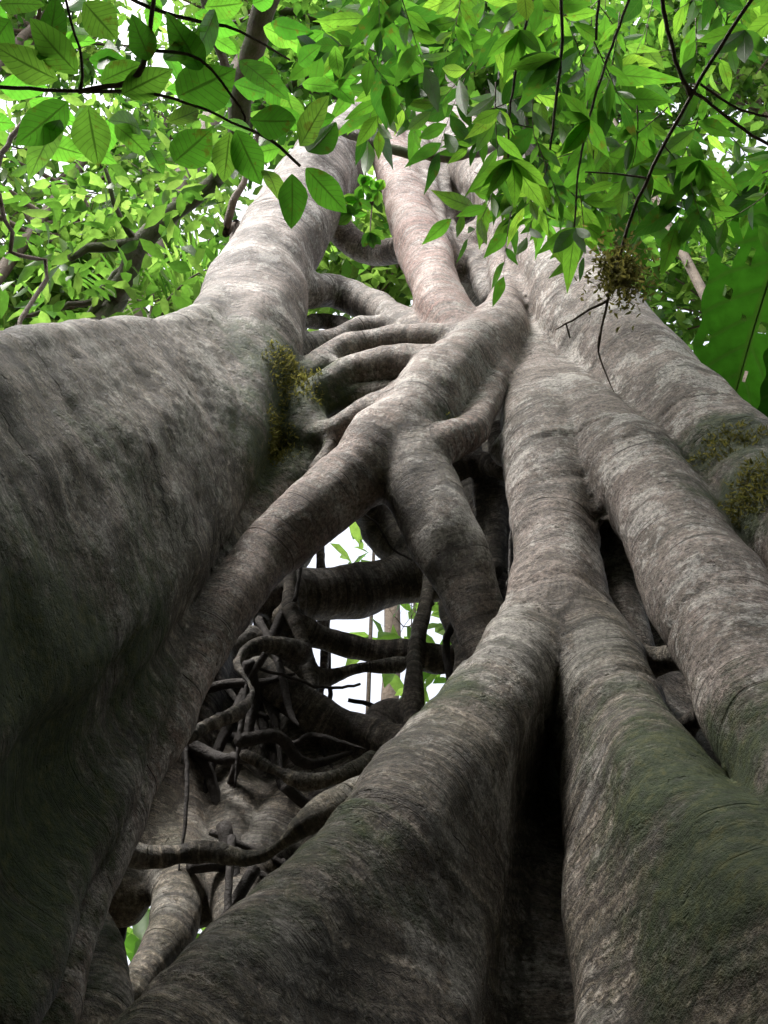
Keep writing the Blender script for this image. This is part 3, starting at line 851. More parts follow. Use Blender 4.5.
# ------------------------------------------------------------------ forest trees behind
def forest_tree(name, label, cpos, rad, n_limb, n_leaf, leaf_len, trunk_r, tint=(0.2, 0.9), lean=(0, 0), mat=None, group='trees of the forest behind the fig', wratio=0.42, clumps=None, trunk_mat=None):
    """crown centred on cpos with radii rad; trunk from the ground below it"""
    cpos = np.asarray(cpos, float); rad = np.asarray(rad, float)
    foot = np.array([cpos[0] + lean[0], cpos[1] + lean[1], 0.0])
    root = empty(name, foot)
    tag(root, label, 'tree', group)
    wood = MB()
    top = cpos + np.array([0, 0, rad[2] * 0.7])
    mid = foot * .45 + cpos * .55 + np.array([rng.uniform(-.4, .4), rng.uniform(-.3, .3), 0])
    tr = wood.line([[*foot, trunk_r * 1.4], [*(foot * .8 + mid * .2), trunk_r * 1.05], [*mid, trunk_r * .85], [*cpos, trunk_r * .55], [*top, trunk_r * .15]], 0.35, 9, trunk_r * .06)
    lv = Leaves('far')
    up0 = np.array([0, 0, 1.0])
    hi = np.where(tr[:, 2] > cpos[2] - rad[2] * 0.9)[0]
    tips = []
    for i in range(n_limb):
        s = tr[hi[int(rng.integers(0, len(hi)))]]
        t = cpos + rdir() * rad * rng.uniform(.6, 1.0)
        m1 = s[:3] * .6 + t * .4 + np.array([0, 0, -0.1]) + rdir() * .15 * rad.mean() * .5
        r0 = min(s[3] * .6, trunk_r * .4)
        lb = wood.line([[*s[:3], r0], [*m1, r0 * .6], [*t, r0 * .2]], 0.25, 5, r0 * .15)
        for j in range(3):
            q = lb[int(len(lb) * rng.uniform(.35, .95))]
            e = q[:3] + rdir() * rad * rng.uniform(.25, .5)
            wood.line([[*q[:3], r0 * .3], [*((q[:3] + e) / 2 + rdir() * .1), r0 * .22], [*e, r0 * .1]], 0.3, 4)
            tips.append((q[:3], e))
        tips.append((m1, t))
    per = max(1, n_leaf // len(tips))
    for a, b in tips:
        shade = rng.uniform(*tint)
        for j in range(per):
            f = rng.uniform(.2, 1.08)
            p = a * (1 - f) + b * f + rng.normal(size=3) * leaf_len * .75
            d = unit(unit(b - a) * .6 + rdir() * .9 + np.array([0, 0, -.35]))
            L_ = leaf_len * rng.uniform(.6, 1.25)
            lv.add(p, d, unit(up0 + rdir() * .75), L_, L_ * wratio * rng.uniform(.8, 1.2), np.clip(shade + rng.normal() * .16, 0, 1), rng.uniform(0, .3), rng.uniform(.1, .5))
    wood.build('trunk', trunk_mat or TWIG, root)
    lv.build('crown', mat or LEAF_FAR, root)
    return root


def crown_at(px, py, Y):
    return at(px, py, Y)


for nm, lab, (px, py, Y), rad, nl, nleaf, ll, trr, tint in [
    ('forest_tree', 'light lime-leaved tree glimpsed beyond the far left limb', (70, 180, 5.6), (2.6, 1.6, 2.6), 26, 1900, .26, .12, (.1, 1.0)),
    ('forest_tree', 'tall broad-crowned tree overhanging the top left corner', (40, 20, 4.6), (2.4, 1.6, 3.0), 24, 1900, .27, .13, (.05, .95)),
    ('forest_tree', 'pale green tree seen between the left limb and the left trunk', (190, 130, 6.4), (2.2, 1.6, 3.0), 24, 1800, .24, .12, (.15, 1.0)),
    ('forest_tree', 'slim tree with a pale mottled trunk above the left trunk', (262, 20, 5.4), (2.4, 1.6, 2.6), 24, 2800, .25, .20, (.2, .75)),
    ('forest_tree', 'dark leafy tree whose crown roofs the head of the fig', (430, -20, 5.2), (2.6, 1.6, 2.8), 30, 4600, .26, .14, (.1, .65)),
    ('forest_tree', 'dense mid-green tree over the right trunk of the fig', (580, 60, 4.9), (2.6, 1.6, 3.0), 32, 5000, .23, .06, (.15, .75)),
    ('forest_tree', 'bushy tree filling the top right corner', (730, 60, 4.3), (2.0, 1.5, 3.0), 30, 4400, .22, .06, (.2, .8)),
    ('forest_tree', 'feathery bright tree low beyond the right trunk', (690, 260, 5.6), (2.2, 1.4, 1.7), 26, 3000, .22, .04, (.25, .85)),
    ('forest_tree', 'sunny yellow-green tree framed under the thick arched root', (375, 262, 6.6), (1.5, 1.0, 1.6), 18, 1300, .34, .09, (.7, 1.0)),
    ('forest_tree', 'scrubby lime tree low behind the great left buttress', (110, 300, 6.2), (2.6, 1.2, 1.3), 22, 1700, .30, .10, (.3, .95)),
]:
    forest_tree(nm, lab, at(px, py, Y), rad, nl, nleaf, ll, trr, tint)

for lab, c, rad, nleaf, tint in [  # out-of-view trees added to keep sun and sky light off the lower roots
    ('added shade tree close behind the viewer, roofing the lower roots', (-0.6, -2.1, 4.3), (2.8, 1.1, 2.2), 2400, (.0, .4)),
    ('added shade tree behind the viewer on the left', (-3.4, -1.6, 3.9), (2.0, 2.0, 2.8), 3000, (.0, .4)),
    ('added shade tree behind the viewer on the right', (3.2, -1.6, 3.9), (2.0, 2.0, 2.8), 1300, (.0, .4)),
    ('added shade tree just outside the great left buttress', (-4.3, 1.8, 3.2), (1.5, 2.0, 2.8), 2600, (.0, .5)),
    ('added shade tree just outside the lower right root', (4.3, 1.8, 3.0), (1.5, 2.0, 2.6), 1300, (.0, .5)),
    ('low bushy added shade tree far behind the viewer', (0.0, -5.0, 2.4), (3.6, 1.2, 2.2), 2600, (.0, .4)),
    ('slender added shade tree with a flat crown beside the viewer', (-1.5, -0.5, 5.0), (2.3, .6, .9), 2800, (.0, .4)),
    ('added shade tree arching over the viewer from the right', (1.6, -1.6, 4.4), (1.6, 1.1, 1.2), 2200, (.0, .4)),
]:
    forest_tree('forest_tree', lab, c, rad, 30, int(nleaf * 1.7), .3 if 'slender' in lab else .46, .10, tint, (0, 0), LEAF_SHADE, 'added shade trees round the viewer')

# understorey shrubs glimpsed through the lower gaps of the lattice
for lab, (px, py, Y), rad, nleaf in [
    ('bright shrub glimpsed through the upper gap of the root lattice', (375, 520, 5.2), (.55, .4, .45), 60),
    ('green shrub behind the lattice, leaves touching the right of the lit gap', (415, 622, 4.9), (.42, .4, .5), 90),
    ('low leafy shrub shining through the lowest gaps of the lattice', (170, 960, 4.2), (.7, .4, .5), 260),
]:
    forest_tree('shrub', lab, at(px, py, Y), rad, 6, nleaf, .22, .02, (.4, 1.0), (0, .2), None, 'shrubs behind the root lattice')['category'] = 'shrub'

# ------------------------------------------------------------------ mossy left limb tree
root = empty('forest_tree', (at(20, 330, 4.2)[0] - .4, 4.2, 0))
tag(root, 'crooked mossy tree raising a dark forked limb at the left', 'tree', 'trees of the forest behind the fig')
w = MB()
foot = np.array(root.location)
def lim(lst): return [[*atz(px, py, z), r * z / F] for px, py, z, r in lst]
w.line([[*foot, .16], [*(foot + np.array([.1, 0, 2.5])), .13], *lim([(95, 330, 8.2, 12), (118, 290, 8.3, 10), (142, 243, 8.4, 11), (180, 208, 8.5, 9), (216, 180, 8.6, 8), (245, 130, 9.0, 6), (262, 70, 9.4, 4)])], .12, 8, .006)
w.line(lim([(142, 245, 8.4, 8), (112, 246, 8.3, 6), (85, 250, 8.2, 5), (70, 258, 8.1, 4)]), .1, 6, .006)
w.line(lim([(140, 246, 8.4, 5), (122, 222, 8.3, 3), (105, 168, 8.2, 2)]), .1, 5, .006)
w.line(lim([(130, 262, 8.4, 6), (104, 290, 8.3, 5), (90, 315, 8.2, 4), (60, 340, 8.2, 4)]), .1, 6, .006)
w.line(lim([(118, 290, 8.4, 4), (60, 308, 8.3, 3), (10, 318, 8.3, 2)]), .1, 5, .01)
w.line(lim([(216, 180, 8.6, 7), (236, 142, 8.0, 10), (243, 90, 7.6, 12), (256, 40, 7.3, 12), (278, -40, 7.0, 12)]), .12, 8, .006)
w.line(lim([(243, 95, 7.6, 6), (222, 60, 7.5, 5), (206, 10, 7.4, 4), (200, -30, 7.4, 4)]), .1, 6, .006)
w.build('trunk', MOSSY, root)
lv = Leaves('far')
for i in range(420):
    px, py = rng.uniform(0, 240), rng.uniform(150, 330)
    p = atz(px, py, rng.uniform(7.6, 9.2))
    lv.add(p, unit(rdir() + [0, 0, -.4]), unit(rdir() * .7 + [0, 0, 1]), rng.uniform(.12, .28), rng.uniform(.06, .11), rng.uniform(.2, .9), .2, .3)
lv.build('crown', LEAF_FAR, root)

# ------------------------------------------------------------------ palm behind the left trunk
pr = np.array(at(150, 330, 4.6)); pr[2] = 0
palm = empty('palm', pr)
tag(palm, 'understorey palm with feathery pale fronds just left of the left trunk', 'palm')
w = MB()
hub = at(150, 318, 4.6)
w.line([[*pr, .07], [*(pr * .5 + hub * .5 + [.05, 0, 0]), .055], [*hub, .05]], .3, 8)
w.build('trunk', MOSSY, palm)
for (tx, ty, dz) in [(225, 265, -.2), (222, 300, .1), (150, 262, .3), (90, 290, .2), (185, 250, .5)]:
    fr = MB(); lv = Leaves('lance')
    tip = atz(tx, ty, depth(hub) + dz)
    m = (hub + tip) / 2 + np.array([0, 0, .28])
    c = fr.line([[*hub, .014], [*m, .01], [*tip, .004]], .06, 5)
    for i in range(3, len(c)):
        t = unit(c[i, :3] - c[i - 1, :3])
        sd = unit(np.cross(t, [0, 0.5, .85]))
        f = i / len(c)
        for s in (-1, 1):
            lv.add(c[i, :3], unit(sd * s + t * .7 + [0, 0, -.25]), [0, -.2, 1], .42 * math.sin(math.pi * (.15 + .8 * f)) + .06, .035, .6 + .2 * rng.normal(), .25, .3)
    fo = lv.build('frond', LEAF_FAR, palm)
    st = fr.build('stem', TWIG, palm)
    st.parent = fo


# ------------------------------------------------------------------ broad-leaved sapling at the left, leaves hanging into view
def hero(lv, bx, by, tx, ty, w, z, tint, dz=0.0, face=None, droop=.12, fold=.28):
    """leaf from (bx,by) to (tx,ty) at distance z, tip dz nearer or farther, width w px"""
    a, b = atz(bx, by, z), atz(tx, ty, z + dz)
    v = b - a
    L_ = np.linalg.norm(v)
    n_ = unit(CAM - a) * -1 if face is None else face
    n_ = unit(n_ + rdir() * .55 + np.array([0, 0, .4]))
    lv.add(a, v / L_, n_, L_, w * z / F * 1.08, tint, droop, fold, .02)


sap = empty('sapling', (-1.75, 0.55, 0))
tag(sap, 'sapling with big glossy oval leaves hanging in at the top left', 'sapling')
w = MB()
s0 = np.array([-1.75, 0.55, 0])
bz = 2.25
A = lim([(-60, 88, bz, 2.2), (0, 87, bz, 2), (75, 91, bz, 1.9), (140, 92, bz, 1.7), (190, 104, bz, 1.5), (232, 122, bz, 1.3), (270, 140, bz + .1, 1.8), (300, 166, bz + .1, 1.5)])
w.line([[*s0, .03], [*(s0 + [.03, .02, 1.2]), .026], [*(s0 + [.1, .03, 2.2]), .018], *A], .04, 7, .0012)
w.line(lim([(78, 92, bz, 2.5), (118, 86, bz, 2.6), (138, 76, bz - .02, 3.2), (146, 50, bz, 2.6), (152, 15, bz, 2.4), (158, -40, bz, 2.4)]), .04, 7, .002)
w.line(lim([(146, 50, bz, 2), (200, 60, bz, 1.6), (240, 108, bz, 1.3), (245, 122, bz, 1.2)]), .04, 5, .001)
w.line(lim([(100, -20, bz + .2, 2), (150, 8, bz + .2, 2), (200, 22, bz + .2, 2), (240, 32, bz + .2, 1.5), (290, 60, bz + .3, 1)]), .04, 5, .001)
w.line(lim([(80, 92, bz, 2), (82, 60, bz, 1.6), (70, 20, bz, 1.4), (60, -30, bz, 1.4)]), .04, 5, .001)
w.build('stem', TWIG, sap)
lv = Leaves('oval')
for bx, by, tx, ty, wd, dz, ti in [
    (78, 74, 28, 22, 30, -.05, .65), (84, 2, 116, 40, 34, .05, .75), (58, 80, -8, 50, 30, -.05, .8), (68, 102, 18, 145, 34, .03, .35),
    (88, 106, 98, 166, 37, .05, .7), (100, 82, 142, 62, 22, 0, .6), (122, 94, 170, 70, 30, .05, .7), (178, 96, 232, 72, 50, .08, .45), (168, 122, 206, 110, 17, -.1, .95),
    (174, 162, 210, 132, 38, .05, .45), (230, 132, 224, 182, 26, .04, .8), (236, 130, 262, 184, 31, .06, .4), (250, 120, 299, 124, 30, -.04, .3),
    (300, 146, 326, 100, 26, .05, .85), (308, 152, 338, 130, 28, .1, .3), (292, 174, 294, 228, 27, .05, .35), (306, 168, 347, 212, 28, .04, .5),
    (115, 125, 152, 152, 24, .1, .6), (150, 60, 132, 20, 26, .05, .3), (40, 60, 66, 8, 28, .2, .3), (140, 130, 118, 112, 22, .2, .65), (165, 60, 200, 40, 22, .2, .55),
    (200, 70, 176, 22, 30, .15, .4), (60, 120, 30, 165, 26, .3, .7), (10, 20, -20, 60, 30, .1, .5), (0, 4, 40, 2, 22, .1, .6), (240, 60, 280, 90, 26, .3, .35), (215, 10, 200, 60, 24, .3, .45),
    (265, 170, 282, 190, 20, .2, .9), (150, 150, 160, 165, 16, .2, .5)]:
    hero(lv, bx, by, tx, ty, wd, bz + rng.uniform(-.06, .06), ti, dz)
for i in range(70):
    px, py = rng.uniform(-60, 340), rng.uniform(-60, 150)
    a = rng.uniform(0, 6.28); l = rng.uniform(28, 50)
    hero(lv, px, py, px + l * math.cos(a), py + l * math.sin(a) * .8 + 10, l * rng.uniform(.42, .6), rng.uniform(2.8, 4.2), rng.uniform(.1, .7), rng.uniform(-.1, .2))
lv.build('foliage', LEAF_BIG, sap)

# ------------------------------------------------------------------ lance-leaved sapling at the right
sap2 = empty('sapling', (2.0, 0.35, 0))
tag(sap2, 'sapling with drooping pointed leaves and a dark twig trailing down the right', 'sapling')
s0 = np.array([2.0, 0.35, 0])
w = MB()
z2 = 2.5
main = lim([(800, -70, z2, 2.2), (752, 0, z2, 2.1), (700, 80, z2, 2), (662, 150, z2, 1.9), (638, 200, z2, 1.8), (618, 258, z2, 1.7), (604, 312, z2, 1.3), (598, 352, z2, .9)])
w.line([[*s0, .035], [*(s0 + [-.05, .02, 1.4]), .028], [*(s0 + [-.35, .05, 2.7]), .018], *main], .05, 7, .0015)
w.line(lim([(608, 300, z2, 1.6), (585, 312, z2, 1.3), (566, 324, z2, 1.0), (555, 330, z2, .6)]), .02, 5, .001)
w.line(lim([(601, 330, z2, 1.2), (598, 352, z2, 1.0), (605, 372, z2, .8), (614, 392, z2, .5)]), .02, 5, .001)
w.line(lim([(566, 324, z2, 1.), (570, 338, z2, .8)]), .02, 5)
w.line(lim([(690, 95, z2, 2.2), (676, 60, z2, 2), (664, 10, z2, 2.2), (662, -40, z2, 2.2)]), .03, 6, .001)
w.line(lim([(682, 82, z2, 1.8), (712, 105, z2, 1.6), (752, 135, z2, 1.6), (800, 160, z2, 1.5)]), .03, 6, .001)
w.line(lim([(700, 84, z2, 1.4), (740, 110, z2, 1.3), (790, 120, z2, 1.3)]), .03, 5, .001)
w.line(lim([(646, 178, z2, 1.3), (616, 174, z2, 1), (585, 172, z2, .8)]), .03, 5, .001)
w.line(lim([(560, -30, 2.8, 1.8), (562, 40, 2.8, 1.8), (556, 100, 2.8, 1.6), (550, 150, 2.8, 1.2)]), .03, 5, .001)
w.line(lim([(600, -30, 2.8, 1.8), (596, 40, 2.8, 1.4)]), .03, 5, .001)
w.line(lim([(540, -30, 3, 1.6), (520, 50, 3, 1.5), (510, 110, 3, 1.2), (508, 158, 3, 1)]), .03, 5, .001)
w.line(lim([(640, -30, 3, 1.6), (600, 80, 3, 1.5), (580, 160, 3, 1.2), (574, 228, 3, 1)]), .03, 5, .001)
lv = Leaves('lance')


def fan(px, py, z, k, length, a0, spread, tint, wr=.34):
    for i in range(k):
        a = a0 + spread * ((i + .5) / k - .5) + rng.normal() * .25
        l = length * (1 - .3 * abs((i + .5) / k - .5)) * rng.uniform(.6, 1.2)
        hero(lv, px, py, px + l * math.cos(a), py + l * math.sin(a), l * wr, z, np.clip(tint + rng.normal() * .12, 0, 1), rng.uniform(-.12, .2), None, rng.uniform(.02, .3), rng.uniform(.05, .22))


H = math.pi / 2


def spray(px, py, z, length, a0, tint, leaf, wr):
    n = int(rng.integers(5, 9))
    cv = rng.normal() * .5
    P = [(px, py)]
    for i in range(n):
        a = a0 + cv * i / n
        P.append((P[-1][0] + length / n * math.cos(a), P[-1][1] + length / n * math.sin(a)))
    dzs = rng.uniform(-.12, .12)
    w.line([[*atz(x, y, z + dzs * i / n), .0022 * (1 - .7 * i / n)] for i, (x, y) in enumerate(P)], .08, 4)
    for i in range(1, n + 1):
        a = a0 + cv * i / n
        sd = (1 if i % 2 else -1) * rng.uniform(.5, 1.1) if i < n else rng.normal() * .2
        l = leaf * rng.uniform(.55, 1.25) * (1 - .25 * abs(i / n - .5))
        x, y = P[i]
        hero(lv, x, y, x + l * math.cos(a + sd), y + l * math.sin(a + sd) + .12 * l, l * wr * rng.uniform(.85, 1.2), z + dzs * i / n, np.clip(tint + rng.normal() * .2, 0, 1), rng.uniform(-.15, .25), None, rng.uniform(0, .35), rng.uniform(.05, .3))


fan(512, 160, 2.5, 6, 52, H + .35, 2.3, .65)
fan(576, 228, 2.6, 5, 44, H + .1, 1.9, .5)
fan(560, 58, 2.6, 4, 54, H + 1.2, 1.8, .35)
fan(500, 110, 2.6, 4, 40, H + .5, 2.4, .75)
fan(590, 120, 2.7, 5, 52, H + .8, 2.6, .35)
fan(640, 165, 2.7, 5, 50, H - .2, 2.4, .4)
fan(700, 160, 2.8, 5, 52, H + .2, 2.4, .4)
fan(520, 30, 2.7, 5, 50, H - .1, 2.4, .45)
fan(745, 30, 2.7, 5, 54, H + .5, 2.0, .4)
for i in range(110):
    px, py = rng.uniform(375, 800), rng.uniform(-50, 215)
    if px < 470 and py > 90: continue
    z_ = rng.uniform(2.8, 4.8)
    spray(px, py - 20, z_, rng.uniform(45, 100), H + rng.normal() * .8, rng.uniform(.0, .7), rng.uniform(24, 46) * 3.4 / z_ ** .8 * .8, rng.uniform(.26, .40))
for i in range(55):
    spray(rng.uniform(345, 590), rng.uniform(-40, 85), rng.uniform(3.2, 5.0), rng.uniform(40, 90), H + rng.normal() * .8, rng.uniform(.0, .7), rng.uniform(24, 44), rng.uniform(.3, .44))
for i in range(16):
    spray(rng.uniform(490, 600), rng.uniform(110, 190), rng.uniform(3.0, 4.2), rng.uniform(40, 80), H + rng.normal() * .6, rng.uniform(.1, .9), rng.uniform(24, 40), rng.uniform(.28, .38))
lv.add(atz(524, -8, 2.4), unit(atz(528, 22, 2.4) - atz(524, -8, 2.4)), FW, .075, .042, 1.0)
lv.build('foliage', LEAF_LANCE, sap2)
w.build('stem', TWIG, sap2)

# mossy tuft caught on the trailing twig
lv = Leaves('far')
cpt = atz(619, 272, z2)
for i in range(1500):
    p = cpt + rng.normal(size=3) * np.array([.024, .026, .05]) * (1 + .5 * math.sin(i))
    lv.add(p, unit(rdir() + [0, 0, -.5]), rdir(), rng.uniform(.010, .024), .007, rng.uniform(0, 1), .3, .2)
o = lv.build('moss_clump', MOSSMAT, None, cpt)
tag(o, 'shaggy olive moss clump caught on the trailing dark twig', 'moss')

# ------------------------------------------------------------------ giant leaf plant at the right edge
gp = empty('giant_leaf_plant', (2.35, 1.9, 0))
tag(gp, 'giant-leaved climber with broad holed leaves at the right edge', 'plant')
w = MB()
g0 = np.array([2.35, 1.9, 0])
gz = 4.0


def giant(px, py, tx, ty, wd, z, tint, dz=.1, holes=0):
    a, b = atz(px, py, z), atz(tx, ty, z + dz)
    v = b - a; L_ = np.linalg.norm(v); d = v / L_
    n_ = unit(-(CAM - a) / np.linalg.norm(CAM - a) + np.array([-.25, 0, .5]))
    y = unit(np.cross(n_, d)); zz = np.cross(d, y)
    nu, nv = 46, 24
    W = wd * z / F
    V = []; UV = []; ok = {}
    hl = [(rng.uniform(.15, .85), rng.uniform(-.8, .8), rng.uniform(.012, .03)) for _ in range(holes)]
    for i in range(nu + 1):
        u = i / nu
        prof = (min(1, u / .12) ** .5) * (max(0.0, 1 - u ** 2.6)) ** .62
        for j in range(nv + 1):
            s = j / nv * 2 - 1
            lob = 1 + (.05 * math.sin(u * 36 + 1.0 * abs(s)) + .05 * math.sin(u * 17 + 2 * s)) * abs(s)
            yy = s * W * .5 * prof * lob
            bumpy = .003 * W * math.sin((u * 9 - abs(s) * 1.9) * 2 * math.pi)
            V.append(a + d * (u * L_ - .10 * L_ * abs(s) * (1 - u)) + y * yy + zz * (abs(s) * prof * W * .12 - .16 * L_ * u * u + bumpy))
            UV.append((u, s))
    Fc = []
    for i in range(nu):
        for j in range(nv):
            u, s = (i + .5) / nu, (j + .5) / nv * 2 - 1
            if any((u - h0) ** 2 + ((s - h1) * .35) ** 2 < h2 ** 2 for h0, h1, h2 in hl): continue
            q = i * (nv + 1) + j
            Fc.append([q, q + 1, q + nv + 2, q + nv + 1])
    V = np.array(V)
    o = mesh_obj('leaf', V, Fc, LEAF_GIANT, gp, True, dict(tint=np.full(len(V), tint)), np.array(UV))
    rb = MB(); st = Vector(a)
    rb.line([[*(a + d * L_ * u - zz * (.16 * L_ * u * u + .002)), .006 * (1 - .8 * u)] for u in (0, .2, .4, .6, .8, .92)], .06, 6)
    r_ = rb.build('midrib', LEAF_GIANT, gp)
    me = r_.data
    at_ = me.attributes.new('tint', 'FLOAT', 'POINT'); at_.data.foreach_set('value', np.full(len(me.vertices), 1.0, dtype=np.float32))
    r_.parent = o
    return a


for args in [((800, 190, 708, 440, 130, gz, .45, .1, 12)), ((815, 400, 722, 400 + 62, 95, gz + .1, .15, .1, 1)), ((800, 470, 735, 395, 60, gz + .5, .1, .1, 0)), ((840, 330, 770, 480, 110, gz - .2, .3, .1, 3))]:
    a = giant(*args)
    w.line([[*(g0 + [0, 0, 2.6]), .02], [*(a * .5 + (g0 + [0, 0, 2.9]) * .5 + [0, 0, .15]), .014], [*a, .009]], .08, 6)
w.line([[*g0, .04], [*(g0 + [.03, 0, 1.5]), .035], [*(g0 + [0, 0, 3.0]), .02]], .2, 8)
w.build('stem', MOSSY, gp)

# ------------------------------------------------------------------ seedling growing on the head of the fig and a thin dead branch
ep0 = at(372, 205, 2.5)
ep = empty('epiphyte', ep0)
tag(ep, 'small leafy epiphyte rooted high on the fig beside the pink stem', 'plant')
w = MB(); lv = Leaves('oval')
for (tx, ty) in [(362, 185), (352, 215), (378, 190), (370, 232), (358, 200)]:
    e = atz(tx, ty, depth(ep0) - .25)
    w.line([[*ep0, .006], [*((ep0 + e) / 2 + [0, 0, .03]), .005], [*e, .003]], .05, 5)
    for k in range(5):
        a = rng.uniform(0, 6.28)
        hero(lv, tx, ty, tx + 16 * math.cos(a), ty + 14 * math.sin(a) + 3, 9, depth(e), rng.uniform(.3, .8))
w.build('stem', TWIG, ep); lv.build('foliage', LEAF_BIG, ep)

w = MB()
b0 = atz(330, 128, 5.4)
w.line(lim([(318, 118, 6.0, 4), (345, 132, 5.7, 5), (395, 150, 5.6, 5), (440, 157, 5.6, 5), (480, 152, 5.7, 4), (502, 143, 5.9, 3)]), .05, 7, .004)
o = w.build('branch', MOSSY, None, b0)
tag(o, 'thin bare branch lying across the head of the fig', 'branch')

# hanging rootlets and vines against the hollow (parts of the fig)
for lst in [
    [(345, 505, 2.5, 1.2), (375, 522, 2.5, 1.2), (392, 548, 2.6, 1.2), (412, 560, 2.7, 1.2)],
    [(258, 668, 2.55, 1.6), (290, 678, 2.6, 1.6), (330, 688, 2.65, 1.6), (360, 684, 2.7, 1.4)],
    [(525, 420, 2.1, 1.2), (518, 470, 2.05, 1.3), (512, 530, 2.04, 1.3), (507, 590, 2.03, 1.3)],
    [(470, 620, 2.4, 4), (455, 622, 2.5, 4), (446, 645, 2.6, 4), (452, 690, 2.65, 4)],
    [(295, 600, 2.6, 2.5), (300, 570, 2.6, 2.0), (298, 545, 2.6, 1.5)],
    [(348, 700, 2.9, 2.2), (370, 705, 2.9, 2.6), (400, 716, 2.85, 3.5)],
    [(312, 690, 2.9, 2), (320, 740, 2.85, 2), (335, 775, 2.8, 2)],
    [(328, 640, 3.1, 2.5), (330, 700, 3.1, 2.5), (332, 770, 3.0, 2.5)],
]:
    w = MB()
    p = pts(lst)
    w.line(p, .03, 6, .002)
    w.build('hanging_rootlet', DARKROOT, FIG)

for i in range(60):
    x0, y0 = rng.uniform(170, 440), rng.uniform(560, 880)
    a = rng.choice([rng.uniform(-.5, .5), rng.uniform(1.0, 2.1)])
    l = rng.uniform(90, 210)
    Y0 = rng.uniform(2.45, 2.9); Y1 = rng.uniform(2.45, 2.9)
    r0 = rng.uniform(2.5, 8)
    x1, y1 = x0 + l * math.cos(a), y0 + l * math.sin(a)
    if 300 < max(x0, x1) and min(x0, x1) < 440 and min(y0, y1) < 725: continue
    w = MB()
    p = pts([(x0, y0, Y0, r0), (x0 * .65 + x1 * .35 + rng.normal() * 11, y0 * .65 + y1 * .35 + rng.normal() * 11, Y0 * .6 + Y1 * .4, r0 * .9), (x0 * .3 + x1 * .7 + rng.normal() * 11, y0 * .3 + y1 * .7 + rng.normal() * 11, Y0 * .35 + Y1 * .65, r0 * .8), (x1, y1, Y1, r0 * .25)])
    w.line(p, .03, 7, .0007)
    w.build('hanging_rootlet', DARKROOT, FIG)

# the fig's own crown high over its head
w = MB(); lv = Leaves('far')
hc = at(415, 60, 2.85)
for i in range(16):
    e = np.array([rng.uniform(-1.9, 2.3), rng.uniform(2.0, 4.2), rng.uniform(8.2, 11.2)])
    m_ = hc * .5 + e * .5 + rdir() * .3
    c_ = w.line([[*hc, .09], [*m_, .05], [*e, .012]], .2, 6, .01)
    for j in range(len(c_)):
        if j < 3: continue
        sh = rng.uniform(.0, .7)
        for k in range(26):
            p = c_[j, :3] + rng.normal(size=3) * .26
            lv.add(p, unit(rdir() + [0, 0, -.4]), unit(rdir() * .7 + [0, 0, 1]), rng.uniform(.12, .24), rng.uniform(.05, .10), np.clip(sh + rng.normal() * .15, 0, 1), rng.uniform(0, .3), rng.uniform(.1, .4))
w.build('limb', MOSSY, FIG)
lv.build('crown', LEAF_FAR, FIG)

# thin bare lianas at the far left
vn = MB()
v0 = atz(8, 330, 5.0)
vn.line([[v0[0] - .5, v0[1], 0, .02], *lim([(22, 320, 5.0, 2.4), (12, 250, 5.0, 2.4), (2, 205, 5.0, 2.4), (-10, 175, 5.0, 2.4)])], .08, 6, .006)
vn.line(lim([(2, 205, 5.0, 2), (-4, 170, 5.0, 2.6), (18, 130, 5.1, 2.6), (40, 108, 5.2, 2)]), .06, 6, .004)
o = vn.build('liana', TWIG, None, (v0[0] - .5, v0[1], 0))
tag(o, 'dark looping liana climbing at the far left edge', 'vine')
vn = MB()
v1 = atz(230, 262, 6)
vn.line([[v1[0], v1[1], 0, .02], *lim([(229, 262, 6, 4), (226, 235, 6, 4), (232, 205, 6, 4), (246, 175, 6.1, 3), (262, 120, 6.2, 2.5)])], .08, 6, .006)
o = vn.build('liana', TWIG, None, (v1[0], v1[1], 0))
tag(o, 'thin upright liana close against the left trunk', 'vine')

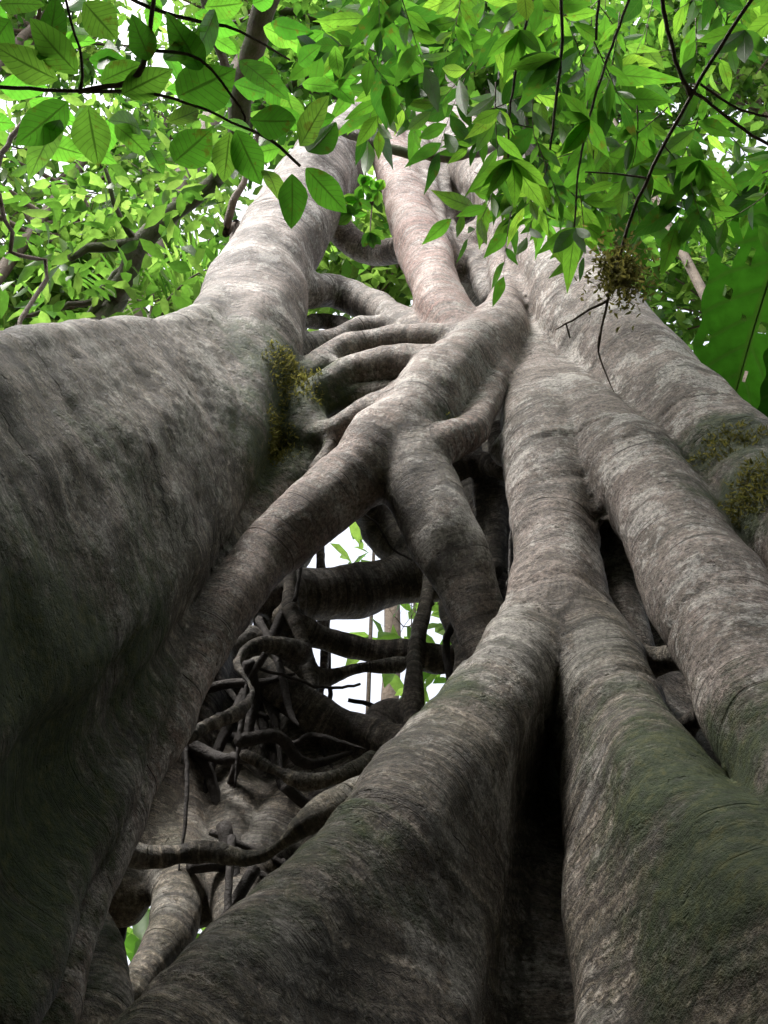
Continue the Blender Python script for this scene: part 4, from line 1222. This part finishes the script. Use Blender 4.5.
# ------------------------------------------------------------------ ground
def ground():
    m, nt = new_mat('forest_floor')
    L = nt.links
    pos = N(nt, 'ShaderNodeNewGeometry').outputs['Position']
    c = ramp(nt, noise(nt, pos, 3.0, 8, 0.75), [(0.3, (0.018, 0.013, 0.008)), (0.5, (0.05, 0.035, 0.02)), (0.7, (0.10, 0.07, 0.035))])
    c = mixc(nt, ramp(nt, noise(nt, pos, .6, 4), [(.45, 0), (.65, .7)]), c, (0.03, 0.05, 0.012))
    bs = N(nt, 'ShaderNodeBsdfPrincipled'); bs.inputs['Roughness'].default_value = .9
    L.new(c, bs.inputs['Base Color'])
    b = N(nt, 'ShaderNodeBump'); b.inputs['Distance'].default_value = .05
    L.new(noise(nt, pos, 12, 6, .7), b.inputs['Height']); L.new(b.outputs[0], bs.inputs['Normal'])
    o = N(nt, 'ShaderNodeOutputMaterial'); L.new(bs.outputs[0], o.inputs[0])
    # one sheet, finely cut near the tree with low swells, reaching the horizon
    g = np.concatenate([[-1500, -400, -120, -50], np.linspace(-20, 20, 61), [50, 120, 400, 1500]])
    X, Y = np.meshgrid(g, g, indexing='ij')
    Z = .12 * np.sin(X * .7) * np.cos(Y * .9 + 1) * np.exp(-(X ** 2 + Y ** 2) / 600) - .12
    n = len(g)
    V = np.stack([X, Y, Z], -1).reshape(-1, 3)
    Fc = [[i * n + j, (i + 1) * n + j, (i + 1) * n + j + 1, i * n + j + 1] for i in range(n - 1) for j in range(n - 1)]
    o = mesh_obj('ground', V, Fc, m)
    tag(o, kind='structure')


ground()

# ------------------------------------------------------------------ light
world = bpy.data.worlds.new('World')
SC.world = world
world.use_nodes = True
nt = world.node_tree
nt.nodes.clear()
SUN_EL, SUN_AZ = R(64), R(222)      # azimuth clockwise from +Y
sky = nt.nodes.new('ShaderNodeTexSky')
sky.sky_type = 'NISHITA'
sky.sun_disc = False
sky.sun_elevation = SUN_EL
sky.sun_rotation = SUN_AZ
sky.air_density = 1.0
sky.dust_density = 6.0
hs = nt.nodes.new('ShaderNodeHueSaturation')
hs.inputs['Saturation'].default_value = 0.35
bg = nt.nodes.new('ShaderNodeBackground')
bg.inputs['Strength'].default_value = 0.15
out = nt.nodes.new('ShaderNodeOutputWorld')
nt.links.new(sky.outputs[0], hs.inputs['Color'])
nt.links.new(hs.outputs[0], bg.inputs['Color'])
nt.links.new(bg.outputs[0], out.inputs[0])

sd = bpy.data.lights.new('sun', 'SUN')
sd.energy = 1.4
sd.angle = R(14)
sd.color = (1.0, 0.97, 0.93)
so = bpy.data.objects.new('sun', sd)
COL.objects.link(so)
dv = Vector((math.sin(SUN_AZ) * math.cos(SUN_EL), math.cos(SUN_AZ) * math.cos(SUN_EL), math.sin(SUN_EL)))
so.rotation_euler = dv.to_track_quat('Z', 'Y').to_euler()

SC.render.engine = 'CYCLES'
SC.cycles.max_bounces = 8
SC.cycles.diffuse_bounces = 4
SC.cycles.transmission_bounces = 6
SC.cycles.transparent_max_bounces = 8
SC.cycles.use_denoising = True
SC.view_settings.view_transform = 'Standard'
SC.view_settings.look = 'None'
SC.view_settings.exposure = 1.8
SC.view_settings.gamma = 1.0
